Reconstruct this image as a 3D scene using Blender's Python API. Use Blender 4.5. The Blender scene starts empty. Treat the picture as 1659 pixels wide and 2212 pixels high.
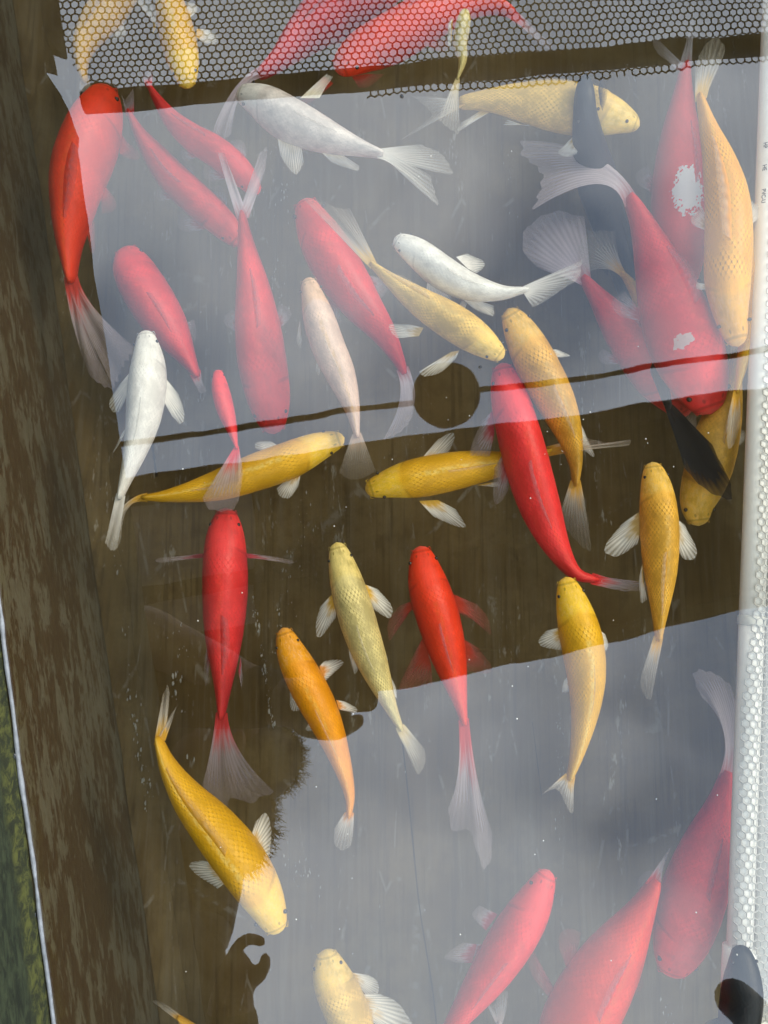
import bpy, math, random
from mathutils import Vector, Matrix, noise

random.seed(7)
SC = bpy.context.scene
COL = SC.collection

# ---------------------------------------------------------------- camera
F = 1661.0                     # focal length in pixels of a 1659 x 2212 picture
H = 0.42                       # camera height above the water (water is z = 0)
NAD = (795.0, 1255.0)          # straight down falls here in the picture
cam = bpy.data.cameras.new('camera')
cam.sensor_fit = 'VERTICAL'
cam.sensor_height = 36.0
cam.lens = 36.0 * F / 2212.0
cam.clip_start = 0.01
cam.clip_end = 500.0
cam.dof.use_dof = True
cam.dof.focus_distance = 0.47
cam.dof.aperture_fstop = 26.0
cam_o = bpy.data.objects.new('camera', cam)
COL.objects.link(cam_o)
_d = Vector(((NAD[0] - 829.5) / F, (1106 - NAD[1]) / F, -1))
RC = _d.rotation_difference(Vector((0, 0, -1))).to_matrix()
cam_o.matrix_world = Matrix.Translation((0, 0, H)) @ RC.to_4x4()
SC.camera = cam_o

# ---------------------------------------------------------------- sky, sun, exposure
CLOUD_W = 11.5
SUN_EL, SUN_AZ = math.radians(40), math.radians(60)
world = bpy.data.worlds.new('World')
SC.world = world
world.use_nodes = True
world.cycles.sampling_method = 'MANUAL'
world.cycles.sample_map_resolution = 128
wn = world.node_tree
wn.nodes.clear()
sky = wn.nodes.new('ShaderNodeTexSky')
sky.sky_type = 'NISHITA'
sky.sun_disc = False
sky.sun_elevation = SUN_EL
sky.sun_rotation = SUN_AZ
sky.dust_density = 4.0
sky.air_density = 1.0
wmix = wn.nodes.new('ShaderNodeMix')
wmix.data_type = 'RGBA'
wmix.inputs[0].default_value = 0.88                     # overcast: cloud hides most of the blue
wtc = wn.nodes.new('ShaderNodeTexCoord')
wno = wn.nodes.new('ShaderNodeTexNoise')
wno.noise_dimensions = '4D'
wno.inputs['W'].default_value = CLOUD_W
wno.inputs['Scale'].default_value = 3.2
wno.inputs['Detail'].default_value = 3.0
wcr = wn.nodes.new('ShaderNodeMix')
wcr.data_type = 'RGBA'
wcr.inputs[6].default_value = (3.8, 5.4, 8.0, 1)       # thin cloud
wcr.inputs[7].default_value = (12.8, 14.4, 16.6, 1)     # bright cloud
wmr = wn.nodes.new('ShaderNodeMapRange')
wmr.inputs[1].default_value = 0.38
wmr.inputs[2].default_value = 0.60
wn.links.new(wtc.outputs['Generated'], wno.inputs['Vector'])
wn.links.new(wno.outputs[0], wmr.inputs[0])
wn.links.new(wmr.outputs[0], wcr.inputs[0])
wn.links.new(wcr.outputs[2], wmix.inputs[7])
wb = wn.nodes.new('ShaderNodeBackground')
wb.inputs[1].default_value = 0.11
wo = wn.nodes.new('ShaderNodeOutputWorld')
wn.links.new(sky.outputs[0], wmix.inputs[6])
wn.links.new(wmix.outputs[2], wb.inputs[0])
wn.links.new(wb.outputs[0], wo.inputs[0])

sun = bpy.data.lights.new('sun', 'SUN')
sun.energy = 1.2
sun.angle = math.radians(15)
sun.color = (1.0, 0.95, 0.88)
sun_o = bpy.data.objects.new('sun', sun)
COL.objects.link(sun_o)
_sd = Vector((math.sin(SUN_AZ) * math.cos(SUN_EL), math.cos(SUN_AZ) * math.cos(SUN_EL), math.sin(SUN_EL)))
sun_o.rotation_euler = _sd.to_track_quat('Z', 'Y').to_euler()
sun_o.location = (3, 3, 6)

vs = SC.view_settings
vs.view_transform = 'Standard'
vs.look = 'None'
vs.exposure = 0.8
vs.gamma = 1.0
vs.use_curve_mapping = False
SC.render.engine = 'CYCLES'
cy = SC.cycles
cy.use_denoising = True
cy.use_adaptive_sampling = True
cy.adaptive_threshold = 0.012
cy.max_bounces = 6
cy.diffuse_bounces = 2
cy.glossy_bounces = 3
cy.transmission_bounces = 6
cy.transparent_max_bounces = 24
cy.caustics_reflective = False
cy.caustics_refractive = False


# ---------------------------------------------------------------- helpers
def P(u, v, z):
    """point at height z under picture position (u, v)"""
    r = RC @ Vector(((u - 829.5) / F, (1106 - v) / F, -1))
    return Vector((0, 0, H)) + r * ((z - H) / r.z)


def M(u, v, h):
    """point at height h above the water that is mirrored at (u, v)"""
    p = P(u, v, -h)
    return Vector((p.x, p.y, h))


def mk(name, verts, faces, mat, parent=None, smooth=True, attrs=None, origin=None):
    me = bpy.data.meshes.new(name)
    o0 = origin if origin is not None else Vector((0, 0, 0))
    me.from_pydata([tuple(Vector(v) - o0) for v in verts], [], faces)
    if smooth:
        me.polygons.foreach_set('use_smooth', [True] * len(me.polygons))
    for k, vals in (attrs or {}).items():
        a = me.attributes.new(k, 'FLOAT', 'POINT')
        a.data.foreach_set('value', vals)
    if mat:
        me.materials.append(mat)
    me.update()
    o = bpy.data.objects.new(name, me)
    COL.objects.link(o)
    if parent is not None:
        o.parent = parent
    elif origin is not None:
        o.location = o0
    return o


def empty(name, loc, label, cat, group=None):
    o = bpy.data.objects.new(name, None)
    o.empty_display_size = 0.02
    o.location = loc
    COL.objects.link(o)
    tag(o, label, cat, group)
    return o


def tag(o, label, cat, group=None):
    o['label'] = label
    o['category'] = cat
    if group:
        o['group'] = group
    return o


def catmull(pts, n):
    """n points, even in arc length, on a smooth curve through pts"""
    pts = [Vector(p) for p in pts]
    ext = [pts[0] * 2 - pts[1]] + pts + [pts[-1] * 2 - pts[-2]]
    fine = []
    for i in range(1, len(ext) - 2):
        p0, p1, p2, p3 = ext[i - 1:i + 3]
        for k in range(16):
            t = k / 16.0
            fine.append(0.5 * ((2 * p1) + (p2 - p0) * t + (2 * p0 - 5 * p1 + 4 * p2 - p3) * t * t
                               + (3 * p1 - p0 - 3 * p2 + p3) * t ** 3))
    fine.append(pts[-1])
    cum = [0.0]
    for a, b in zip(fine, fine[1:]):
        cum.append(cum[-1] + (b - a).length)
    out, j = [], 0
    for k in range(n):
        d = cum[-1] * k / (n - 1)
        while j < len(cum) - 2 and cum[j + 1] < d:
            j += 1
        seg = cum[j + 1] - cum[j]
        t = 0 if seg < 1e-12 else (d - cum[j]) / seg
        out.append(fine[j].lerp(fine[j + 1], min(max(t, 0), 1)))
    return out


def interp(tab, s):
    for (a, x), (b, y) in zip(tab, tab[1:]):
        if s <= b:
            t = (s - a) / (b - a)
            return x + (y - x) * t
    return tab[-1][1]


def tube(path, radii, n=12, cap=True):
    """verts, faces of a round tube along a list of points"""
    path = [Vector(p) for p in path]
    if not isinstance(radii, (list, tuple)):
        radii = [radii] * len(path)
    vv, ff = [], []
    t0 = (path[1] - path[0]).normalized()
    ref = Vector((0, 0, 1)) if abs(t0.z) < 0.9 else Vector((1, 0, 0))
    for i, p in enumerate(path):
        a, b = path[max(i - 1, 0)], path[min(i + 1, len(path) - 1)]
        t = (b - a).normalized()
        s = t.cross(ref).normalized()
        u = s.cross(t)
        for k in range(n):
            an = 2 * math.pi * k / n
            vv.append(p + (s * math.cos(an) + u * math.sin(an)) * radii[i])
    for i in range(len(path) - 1):
        for k in range(n):
            k2 = (k + 1) % n
            ff.append((i * n + k, i * n + k2, (i + 1) * n + k2, (i + 1) * n + k))
    if cap:
        ff.append(tuple(range(n))[::-1])
        ff.append(tuple(range((len(path) - 1) * n, len(path) * n)))
    return vv, ff


def ellipsoid(c, r, nu=10, nv=8, rot=None):
    vv, ff = [], []
    c = Vector(c)
    for j in range(nv + 1):
        ph = math.pi * j / nv
        for i in range(nu):
            th = 2 * math.pi * i / nu
            q = Vector((math.sin(ph) * math.cos(th) * r[0], math.sin(ph) * math.sin(th) * r[1], math.cos(ph) * r[2]))
            vv.append(c + (rot @ q if rot else q))
    for j in range(nv):
        for i in range(nu):
            i2 = (i + 1) % nu
            ff.append((j * nu + i, (j + 1) * nu + i, (j + 1) * nu + i2, j * nu + i2))
    return vv, ff


def join(*parts):
    vv, ff = [], []
    for v, f in parts:
        b = len(vv)
        vv += list(v)
        ff += [tuple(i + b for i in q) for q in f]
    return vv, ff


def hexa(p):
    """box from eight corners: bottom 0-3, top 4-7"""
    return p, [(3, 2, 1, 0), (4, 5, 6, 7), (0, 1, 5, 4), (1, 2, 6, 5), (2, 3, 7, 6), (3, 0, 4, 7)]


# ---------------------------------------------------------------- materials
class N:
    def __init__(s, name):
        s.m = bpy.data.materials.new(name)
        s.m.use_nodes = True
        s.t = s.m.node_tree
        s.t.nodes.clear()
        s.out = s.t.nodes.new('ShaderNodeOutputMaterial')

    def n(s, typ, **kw):
        nd = s.t.nodes.new(typ)
        for k, v in kw.items():
            setattr(nd, k, v)
        return nd

    def l(s, a, b):
        s.t.links.new(a, b)

    def put(s, sock, v):
        if isinstance(v, bpy.types.NodeSocket):
            s.l(v, sock)
        elif isinstance(v, (tuple, list)) and len(v) == 3 and sock.type == 'RGBA':
            sock.default_value = (*v, 1)
        else:
            sock.default_value = v

    def math(s, op, a, b=0.0, c=0.0, clamp=False):
        nd = s.n('ShaderNodeMath', operation=op, use_clamp=clamp)
        for i, v in enumerate((a, b, c)):
            s.put(nd.inputs[i], v)
        return nd.outputs[0]

    def mix(s, f, a, b, blend='MIX'):
        nd = s.n('ShaderNodeMix', data_type='RGBA', blend_type=blend)
        s.put(nd.inputs[0], f)
        s.put(nd.inputs[6], a)
        s.put(nd.inputs[7], b)
        return nd.outputs[2]

    def ramp(s, v, lo, hi):
        nd = s.n('ShaderNodeMapRange', interpolation_type='SMOOTHSTEP')
        s.put(nd.inputs[0], v)
        nd.inputs[1].default_value = lo
        nd.inputs[2].default_value = hi
        nd.inputs[3].default_value = 0
        nd.inputs[4].default_value = 1
        return nd.outputs[0]

    def attr(s, k):
        return s.n('ShaderNodeAttribute', attribute_name=k).outputs['Fac']

    def xyz(s, x, y, z):
        nd = s.n('ShaderNodeCombineXYZ')
        for i, v in enumerate((x, y, z)):
            s.put(nd.inputs[i], v)
        return nd.outputs[0]

    def pos(s, scale=(1, 1, 1), rot=0.0, loc=(0, 0, 0)):
        tc = s.n('ShaderNodeNewGeometry')
        mp = s.n('ShaderNodeMapping')
        mp.inputs['Location'].default_value = loc
        mp.inputs['Rotation'].default_value = (0, 0, rot)
        mp.inputs['Scale'].default_value = scale
        s.l(tc.outputs['Position'], mp.inputs[0])
        return mp.outputs[0]

    def noise(s, vec, sc=1.0, det=4.0, rough=0.6, dist=0.0):
        nd = s.n('ShaderNodeTexNoise')
        s.l(vec, nd.inputs['Vector'])
        nd.inputs['Scale'].default_value = sc
        nd.inputs['Detail'].default_value = det
        nd.inputs['Roughness'].default_value = rough
        nd.inputs['Distortion'].default_value = dist
        return nd.outputs[0]

    def bump(s, h, strength=0.3, dist=0.001):
        nd = s.n('ShaderNodeBump')
        nd.inputs['Strength'].default_value = strength
        nd.inputs['Distance'].default_value = dist
        s.l(h, nd.inputs['Height'])
        return nd.outputs[0]

    def pbr(s, col, rough=0.5, spec=0.5, normal=None, **kw):
        b = s.n('ShaderNodeBsdfPrincipled')
        s.put(b.inputs['Base Color'], col)
        s.put(b.inputs['Roughness'], rough)
        s.put(b.inputs['Specular IOR Level'], spec)
        for k, v in kw.items():
            s.put(b.inputs[k], v)
        if normal is not None:
            s.l(normal, b.inputs['Normal'])
        return b.outputs[0]

    def done(s, sh):
        s.l(sh, s.out.inputs[0])
        return s.m


def simple(name, col, rough=0.5, spec=0.5, var=0.12, sc=60.0, bump=0.0):
    m = N(name)
    n = m.noise(m.pos((sc, sc, sc)), 1.0, 2)
    c = m.mix(m.math('MULTIPLY', n, 1.0), tuple(x * (1 - var) for x in col), tuple(min(1, x * (1 + var)) for x in col))
    nm = m.bump(n, bump, 0.002) if bump else None
    return m.done(m.pbr(c, rough, spec, nm))


def koi_mat(name, body, head=None, side=None, ridge=None, ridge_amt=0.5, scales=0.25, mottle=0.15, patches=(), pcol=(0.8, 0.78, 0.76),
            rough=0.45, spec=0.35):
    head = head or body
    side = side or body
    ridge = ridge or body
    m = N(name)
    s, a = m.attr('s'), m.attr('a')
    aa = m.math('ABSOLUTE', a)
    vec = m.xyz(m.math('MULTIPLY', s, 9.0), m.math('MULTIPLY', a, 4.0), 0.37)
    n1 = m.noise(vec, 1.3, 2, 0.6)
    n2 = m.noise(vec, 5.0, 2, 0.6)
    # sides paler or deeper than the back
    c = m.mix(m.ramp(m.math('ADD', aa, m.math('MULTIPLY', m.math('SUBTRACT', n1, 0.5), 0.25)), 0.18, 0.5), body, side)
    # head
    hs = m.math('ADD', s, m.math('MULTIPLY', aa, -0.10))
    hf = m.math('SUBTRACT', 1.0, m.ramp(m.math('ADD', hs, m.math('MULTIPLY', m.math('SUBTRACT', n2, 0.5), 0.05)), 0.15, 0.19))
    c = m.mix(hf, c, head)
    # ridge line along the back: dorsal colour plus a painted, broken wet highlight
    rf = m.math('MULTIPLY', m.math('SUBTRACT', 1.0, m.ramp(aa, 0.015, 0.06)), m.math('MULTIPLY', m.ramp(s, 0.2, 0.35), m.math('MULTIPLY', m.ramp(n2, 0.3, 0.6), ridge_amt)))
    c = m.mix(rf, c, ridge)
    # mottling
    c = m.mix(mottle * 1.6, c, m.mix(m.ramp(n1, 0.3, 0.7), tuple(x * 0.6 for x in body), tuple(min(1, x * 1.35 + 0.005) for x in body)))
    hb = m.math('MULTIPLY', m.math('MULTIPLY', hf, m.ramp(n2, 0.5, 0.62)), 0.55)
    c = m.mix(hb, c, tuple(min(1, x * 0.5 + y * 0.35 + 0.12) for x, y in zip(head, body)) if max(body) > 0.5 and body[1] > 0.1 else head)
    n3 = m.noise(vec, 16.0, 1, 0.6)
    c = m.mix(m.math('MULTIPLY', m.ramp(n3, 0.5, 0.7), 0.3), c, tuple(x * 0.5 for x in body))
    # scales: two interleaved lattices
    sx, ay = m.math('MULTIPLY', m.math('POWER', s, 1.25), 31.0), m.math('MULTIPLY', a, 14.0)
    ds = []
    for off in (0.0, 0.5):
        fx = m.math('SUBTRACT', m.math('FRACT', m.math('ADD', sx, off)), 0.5)
        fy = m.math('SUBTRACT', m.math('FRACT', m.math('ADD', ay, off + 100)), 0.5)
        ds.append(m.math('SQRT', m.math('ADD', m.math('POWER', m.math('ABSOLUTE', fx), 2.0), m.math('POWER', m.math('ABSOLUTE', fy), 2.0))))
    dd = m.math('MINIMUM', ds[0], ds[1])
    edge = m.math('MULTIPLY', m.ramp(dd, 0.26, 0.48), m.math('MULTIPLY', m.ramp(s, 0.2, 0.27), min(1.0, scales * 1.7)))
    edge = m.math('MULTIPLY', edge, m.ramp(m.math('ADD', n1, m.math('MULTIPLY', n3, 0.3)), 0.42, 0.85))
    c = m.mix(edge, c, tuple(x * 0.45 for x in body))
    lip = m.math('SUBTRACT', 1.0, m.ramp(s, 0.012, 0.028))
    c = m.mix(m.math('MULTIPLY', lip, 0.4), c, tuple(min(1, x * 0.8 + 0.12) for x in head) if max(body) > 0.2 else head)
    crease = m.math('SUBTRACT', 1.0, m.ramp(m.math('ABSOLUTE', m.math('SUBTRACT', s, 0.032)), 0.002, 0.008))
    c = m.mix(m.math('MULTIPLY', crease, 0.45), c, tuple(x * 0.35 for x in head))
    ns_ = m.math('ADD', m.math('POWER', m.math('DIVIDE', m.math('SUBTRACT', s, 0.055), 0.009), 2.0), m.math('POWER', m.math('DIVIDE', m.math('SUBTRACT', aa, 0.17), 0.03), 2.0))
    c = m.mix(m.math('MULTIPLY', m.math('SUBTRACT', 1.0, m.ramp(ns_, 0.6, 1.2)), 0.6), c, tuple(x * 0.3 for x in head))
    # gill cover edge
    gl = m.math('ABSOLUTE', m.math('SUBTRACT', m.math('ADD', s, m.math('MULTIPLY', aa, -0.12)), 0.175))
    gf = m.math('MULTIPLY', m.math('SUBTRACT', 1.0, m.ramp(gl, 0.003, 0.012)), m.math('MULTIPLY', m.ramp(aa, 0.14, 0.3), 0.3))
    c = m.mix(gf, c, tuple(x * 0.4 for x in side))
    for (ps, pa, rs, ra) in patches:
        dx = m.math('DIVIDE', m.math('SUBTRACT', s, ps), rs)
        dy = m.math('DIVIDE', m.math('SUBTRACT', a, pa), ra)
        d2 = m.math('ADD', m.math('MULTIPLY', dx, dx), m.math('MULTIPLY', dy, dy))
        d2 = m.math('ADD', d2, m.math('MULTIPLY', m.math('SUBTRACT', n2, 0.5), 3.2))
        c = m.mix(m.math('SUBTRACT', 1.0, m.ramp(d2, 0.85, 1.0)), c, pcol)
    nm = m.bump(m.math('ADD', m.math('MULTIPLY', edge, -1.0), m.math('MULTIPLY', n2, 0.5)), 0.5, 0.0009)
    return m.done(m.pbr(c, rough, spec, nm))


def fin_mat(name, root, tip, a_root, a_tip, split=0.35, rays=13.0, con=0.4):
    m = N(name)
    u, v = m.attr('u'), m.attr('v')
    wob = m.noise(m.xyz(m.math('MULTIPLY', u, 5.0), m.math('MULTIPLY', v, 2.0), 0.1), 1.5, 1)
    w = m.math('MULTIPLY', u, rays * 2 * math.pi)
    ray = m.math('ADD', 0.5, m.math('MULTIPLY', m.math('SINE', w), 0.5))
    c = m.mix(m.ramp(m.math('ADD', v, m.math('MULTIPLY', m.math('SUBTRACT', wob, 0.5), 0.5)), split - 0.2, split + 0.2), root, tip)
    c = m.mix(m.math('MULTIPLY', ray, con * 0.8), c, tuple(x * 0.55 for x in tip))
    al = m.math('ADD', a_root, m.math('MULTIPLY', m.ramp(v, 0.1, 0.8), a_tip - a_root))
    al = m.math('MULTIPLY', al, m.math('SUBTRACT', 1.0, m.math('MULTIPLY', m.ramp(v, 0.6, 1.0), 0.5)))
    al = m.math('MULTIPLY', al, m.math('SUBTRACT', 1.0, m.math('MULTIPLY', m.math('MULTIPLY', ray, m.ramp(v, 0.15, 0.7)), con)))
    al = m.math('MULTIPLY', al, m.math('ADD', 0.75, m.math('MULTIPLY', wob, 0.5)), clamp=True)
    d = m.n('ShaderNodeBsdfDiffuse')
    m.l(c, d.inputs[0])
    tr = m.n('ShaderNodeBsdfTranslucent')
    m.l(c, tr.inputs[0])
    ms = m.n('ShaderNodeMixShader')
    ms.inputs[0].default_value = 0.2
    m.l(d.outputs[0], ms.inputs[1])
    m.l(tr.outputs[0], ms.inputs[2])
    tp = m.n('ShaderNodeBsdfTransparent')
    mm = m.n('ShaderNodeMixShader')
    m.l(al, mm.inputs[0])
    m.l(tp.outputs[0], mm.inputs[1])
    m.l(ms.outputs[0], mm.inputs[2])
    return m.done(mm.outputs[0])


WALL_ROT = math.atan2(0.1726, 0.985)        # the tank is turned a little against the picture


def floor_mat():
    m = N('tank_floor_algae')
    p = m.pos((1, 1, 1), -WALL_ROT)
    big = m.noise(p, 11.0, 2, 0.62)
    st = m.noise(m.pos((120, 6, 20), -0.06), 1.0, 3, 0.7)
    st2 = m.noise(m.pos((330, 10, 20), -0.05, (3, 1, 0)), 1.0, 2, 0.7)
    fine = m.noise(p, 300.0, 2, 0.75)
    blot = m.noise(p, 46.0, 4, 0.72)
    c = m.mix(m.ramp(big, 0.32, 0.68), (0.085, 0.047, 0.008), (0.175, 0.118, 0.045))
    c = m.mix(m.math('MULTIPLY', m.ramp(blot, 0.4, 0.68), 0.6), c, (0.066, 0.034, 0.005))
    c = m.mix(m.math('MULTIPLY', m.ramp(st, 0.47, 0.72), 0.38), c, (0.19, 0.15, 0.09))
    c = m.mix(m.math('MULTIPLY', m.ramp(st2, 0.54, 0.72), 0.28), c, (0.18, 0.15, 0.10))
    c = m.mix(m.math('MULTIPLY', m.ramp(st2, 0.48, 0.32), 0.5), c, (0.032, 0.018, 0.004))
    c = m.mix(m.math('MULTIPLY', fine, 0.4), c, (0.03, 0.018, 0.005))
    fl = m.noise(m.pos((200, 46, 20), -0.06), 1.0, 3, 0.78)
    gate = m.ramp(m.noise(m.pos((30, 5, 1), -0.06), 1.0, 1, 0.55), 0.56, 0.68)
    c = m.mix(m.math('MULTIPLY', m.math('MULTIPLY', m.ramp(fl, 0.58, 0.68), gate), 0.5), c, (0.42, 0.39, 0.32))
    # hairline cracks and drag marks
    cr = m.n('ShaderNodeTexVoronoi', feature='DISTANCE_TO_EDGE')
    m.l(m.pos((26, 7, 5), -0.1), cr.inputs['Vector'])
    cr.inputs['Scale'].default_value = 1.0
    cg = m.math('MULTIPLY', m.math('SUBTRACT', 1.0, m.ramp(cr.outputs['Distance'], 0.004, 0.02)), m.ramp(blot, 0.5, 0.6))
    c = m.mix(m.math('MULTIPLY', cg, 0.35), c, (0.3, 0.27, 0.21))
    return m.done(m.pbr(c, 0.85, 0.2))


def wall_mat():
    m = N('tank_wall_stained')
    p = m.pos((1, 1, 1), -WALL_ROT)
    pe = m.pos((52, 26, 90), -WALL_ROT)
    pz = m.n('ShaderNodeSeparateXYZ')
    m.l(p, pz.inputs[0])
    z = pz.outputs[2]
    n1 = m.noise(pe, 1.0, 6, 0.66, 0.4)
    n2 = m.noise(pe, 3.2, 5, 0.7, 0.6)
    n3 = m.noise(p, 9.0, 3, 0.5)
    f = m.math('ADD', m.math('MULTIPLY', n1, 0.65), m.math('MULTIPLY', n2, 0.35))
    f = m.math('ADD', f, m.math('MULTIPLY', m.math('SUBTRACT', n3, 0.5), 0.25))
    c = m.mix(m.ramp(f, 0.465, 0.535), (0.052, 0.028, 0.008), (0.122, 0.108, 0.072))
    c = m.mix(m.math('MULTIPLY', m.ramp(n2, 0.35, 0.7), 0.5), c, (0.075, 0.054, 0.022))
    pit = m.noise(m.pos((150, 55, 260), -WALL_ROT), 1.0, 3, 0.7)
    c = m.mix(m.math('MULTIPLY', m.math('MULTIPLY', m.ramp(pit, 0.55, 0.63), m.ramp(n3, 0.4, 0.6)), 0.8), c, (0.045, 0.022, 0.007))
    # above the water line: damp dark green with moss
    moss = m.noise(p, 130.0, 6, 0.75, 0.5)
    mc = m.mix(m.ramp(moss, 0.42, 0.62), (0.03, 0.034, 0.016), (0.11, 0.115, 0.03))
    dk = m.mix(m.ramp(n2, 0.35, 0.7), (0.018, 0.022, 0.012), (0.05, 0.062, 0.03))
    mc = m.mix(m.ramp(m.math('ADD', z, m.math('MULTIPLY', m.math('SUBTRACT', n1, 0.5), 0.02)), 0.012, 0.022), mc, dk)
    c = m.mix(m.ramp(z, -0.001, 0.001), c, mc)
    nm = m.bump(m.math('ADD', f, m.math('MULTIPLY', moss, 0.3)), 0.5, 0.003)
    return m.done(m.pbr(c, 0.8, 0.25, nm))


def water_mat():
    m = N('water_surface')
    lw = m.n('ShaderNodeLayerWeight')
    lw.inputs[0].default_value = 0.5
    f5 = m.math('POWER', lw.outputs['Facing'], 5.0)
    fac = m.math('ADD', WATER_F0, m.math('MULTIPLY', f5, 1 - WATER_F0))     # Schlick
    n = m.noise(m.pos((9, 9, 9)), 1.0, 2, 0.5)
    nm = m.bump(m.math('ADD', n, m.math('MULTIPLY', m.noise(m.pos((40, 40, 40)), 1.0, 1, 0.5), 0.07)), 0.085, 0.004)
    g = m.n('ShaderNodeBsdfGlossy')
    g.inputs['Roughness'].default_value = 0.0
    g.inputs['Color'].default_value = (1, 1, 1, 1)
    m.l(nm, g.inputs['Normal'])
    t = m.n('ShaderNodeBsdfTransparent')
    t.inputs[0].default_value = (0.99, 0.945, 0.83, 1)
    mx = m.n('ShaderNodeMixShader')
    m.l(fac, mx.inputs[0])
    m.l(t.outputs[0], mx.inputs[1])
    m.l(g.outputs[0], mx.inputs[2])
    return m.done(mx.outputs[0])


WATER_F0 = 0.1
MAT = dict(
    floor=floor_mat(), wall=wall_mat(), water=water_mat(),
    pvc=simple('white_pvc', (0.88, 0.88, 0.87), 0.4, 0.4, 0.06, 90),
    pvc_ring=simple('clear_pvc_ring', (0.62, 0.62, 0.58), 0.35, 0.5, 0.06, 90),
    net_light=simple('pale_net_plastic', (0.56, 0.56, 0.55), 0.55, 0.3, 0.2, 200),
    net_backlit=simple('backlit_net_plastic', (0.03, 0.03, 0.026), 0.6, 0.3, 0.2, 200),  # net seen against the sky: backlit darkness put into its colour
    dark=simple('dark_rubber_backlit_pvc', (0.018, 0.018, 0.018), 0.5, 0.3),  # also paints the backlit lid pipe dark
    timber=simple('weathered_timber', (0.07, 0.055, 0.04), 0.75, 0.2, 0.4, 30, 0.3),
    seam=simple('black_seam', (0.008, 0.007, 0.006), 0.9, 0.1),
    lime=simple('lime_scale', (0.32, 0.30, 0.25), 0.9, 0.1, 0.3, 900),
    bead=simple('grey_meniscus', (0.26, 0.27, 0.27), 0.35, 0.5, 0.75, 160, 0.3),  # pale sky reflection of the meniscus, as a colour
    ground=simple('yard_concrete', (0.16, 0.155, 0.145), 0.85, 0.2, 0.35, 12, 0.3),
    ink=simple('black_ink', (0.05, 0.05, 0.05), 0.6, 0.2),
    eye=simple('fish_eye_black', (0.012, 0.011, 0.01), 0.15, 0.6),
    skin=simple('skin', (0.16, 0.09, 0.06), 0.5, 0.3),
    cloth=simple('dark_cloth', (0.02, 0.02, 0.024), 0.9, 0.1, 0.3, 40),
    trousers=simple('blue_cloth', (0.03, 0.035, 0.05), 0.9, 0.1, 0.3, 40),
    board=simple('pale_board', (0.5, 0.48, 0.45), 0.8, 0.2, 0.2, 6),
    mouth=simple('lip_skin', (0.25, 0.09, 0.07), 0.5, 0.3),
    hair=simple('black_hair', (0.012, 0.01, 0.009), 0.5, 0.3),
    phone=simple('phone_black', (0.015, 0.015, 0.017), 0.35, 0.3),
)


def bubble_mat():
    m = N('air_bubble')
    fr = m.n('ShaderNodeFresnel')
    fr.inputs[0].default_value = 1.8
    g = m.n('ShaderNodeBsdfGlossy')
    g.inputs['Roughness'].default_value = 0.05
    t = m.n('ShaderNodeBsdfTransparent')
    t.inputs[0].default_value = (0.35, 0.35, 0.35, 1)
    mx = m.n('ShaderNodeMixShader')
    m.l(fr.outputs[0], mx.inputs[0])
    m.l(t.outputs[0], mx.inputs[1])
    m.l(g.outputs[0], mx.inputs[2])
    return m.done(mx.outputs[0])


MAT['bubble'] = bubble_mat()

# ---------------------------------------------------------------- ground and tank
D = 0.175                                    # apparent depth of the tank
GZ = -0.55
EY = Vector((-0.1726, 0.985, 0)).normalized()
EX = Vector((EY.y, -EY.x, 0))
X0 = -0.199                                  # inner face of the stained wall, along EX
X1, Y0, Y1 = 0.46, -0.72, 0.95               # the other inner faces
TH = 0.045


def T(x, y, z):
    return EX * x + EY * y + Vector((0, 0, z))


def tbox(x0, x1, y0, y1, z0, z1):
    return hexa([T(x0, y0, z0), T(x1, y0, z0), T(x1, y1, z0), T(x0, y1, z0),
                 T(x0, y0, z1), T(x1, y0, z1), T(x1, y1, z1), T(x0, y1, z1)])


g = mk('ground', [(-60, -60, GZ), (60, -60, GZ), (60, 60, GZ), (-60, 60, GZ)], [(0, 1, 2, 3)], MAT['ground'], smooth=False)
g['kind'] = 'structure'

tank = empty('fish_tank', T(X0, 0, GZ), 'stained brown concrete tank full of koi, mossy above its water line', 'tank')
TO = tank.location.copy()


def tpart(name, vf, mat, smooth=False, parent=None):
    return mk(name, vf[0], vf[1], mat, parent or tank, smooth, origin=TO)


# floor as a fine grid so that its unevenness is real
nx, ny = 60, 120
vv, ff = [], []
for j in range(ny + 1):
    for i in range(nx + 1):
        p = T(X0 - TH + (X1 - X0 + 2 * TH) * i / nx, Y0 - TH + (Y1 - Y0 + 2 * TH) * j / ny, -D)
        p.z += 0.004 * (noise.noise(p * 14) + 0.5 * noise.noise(p * 40))
        vv.append(p)
for j in range(ny):
    for i in range(nx):
        a = j * (nx + 1) + i
        ff.append((a, a + 1, a + nx + 2, a + nx + 1))
floor = tpart('floor', (vv, ff), MAT['floor'], True)
tpart('foundation', tbox(X0 - TH + 0.004, X1 + TH - 0.004, Y0 - TH + 0.004, Y1 + TH - 0.004, GZ, -D - 0.02), MAT['wall'])

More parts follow.
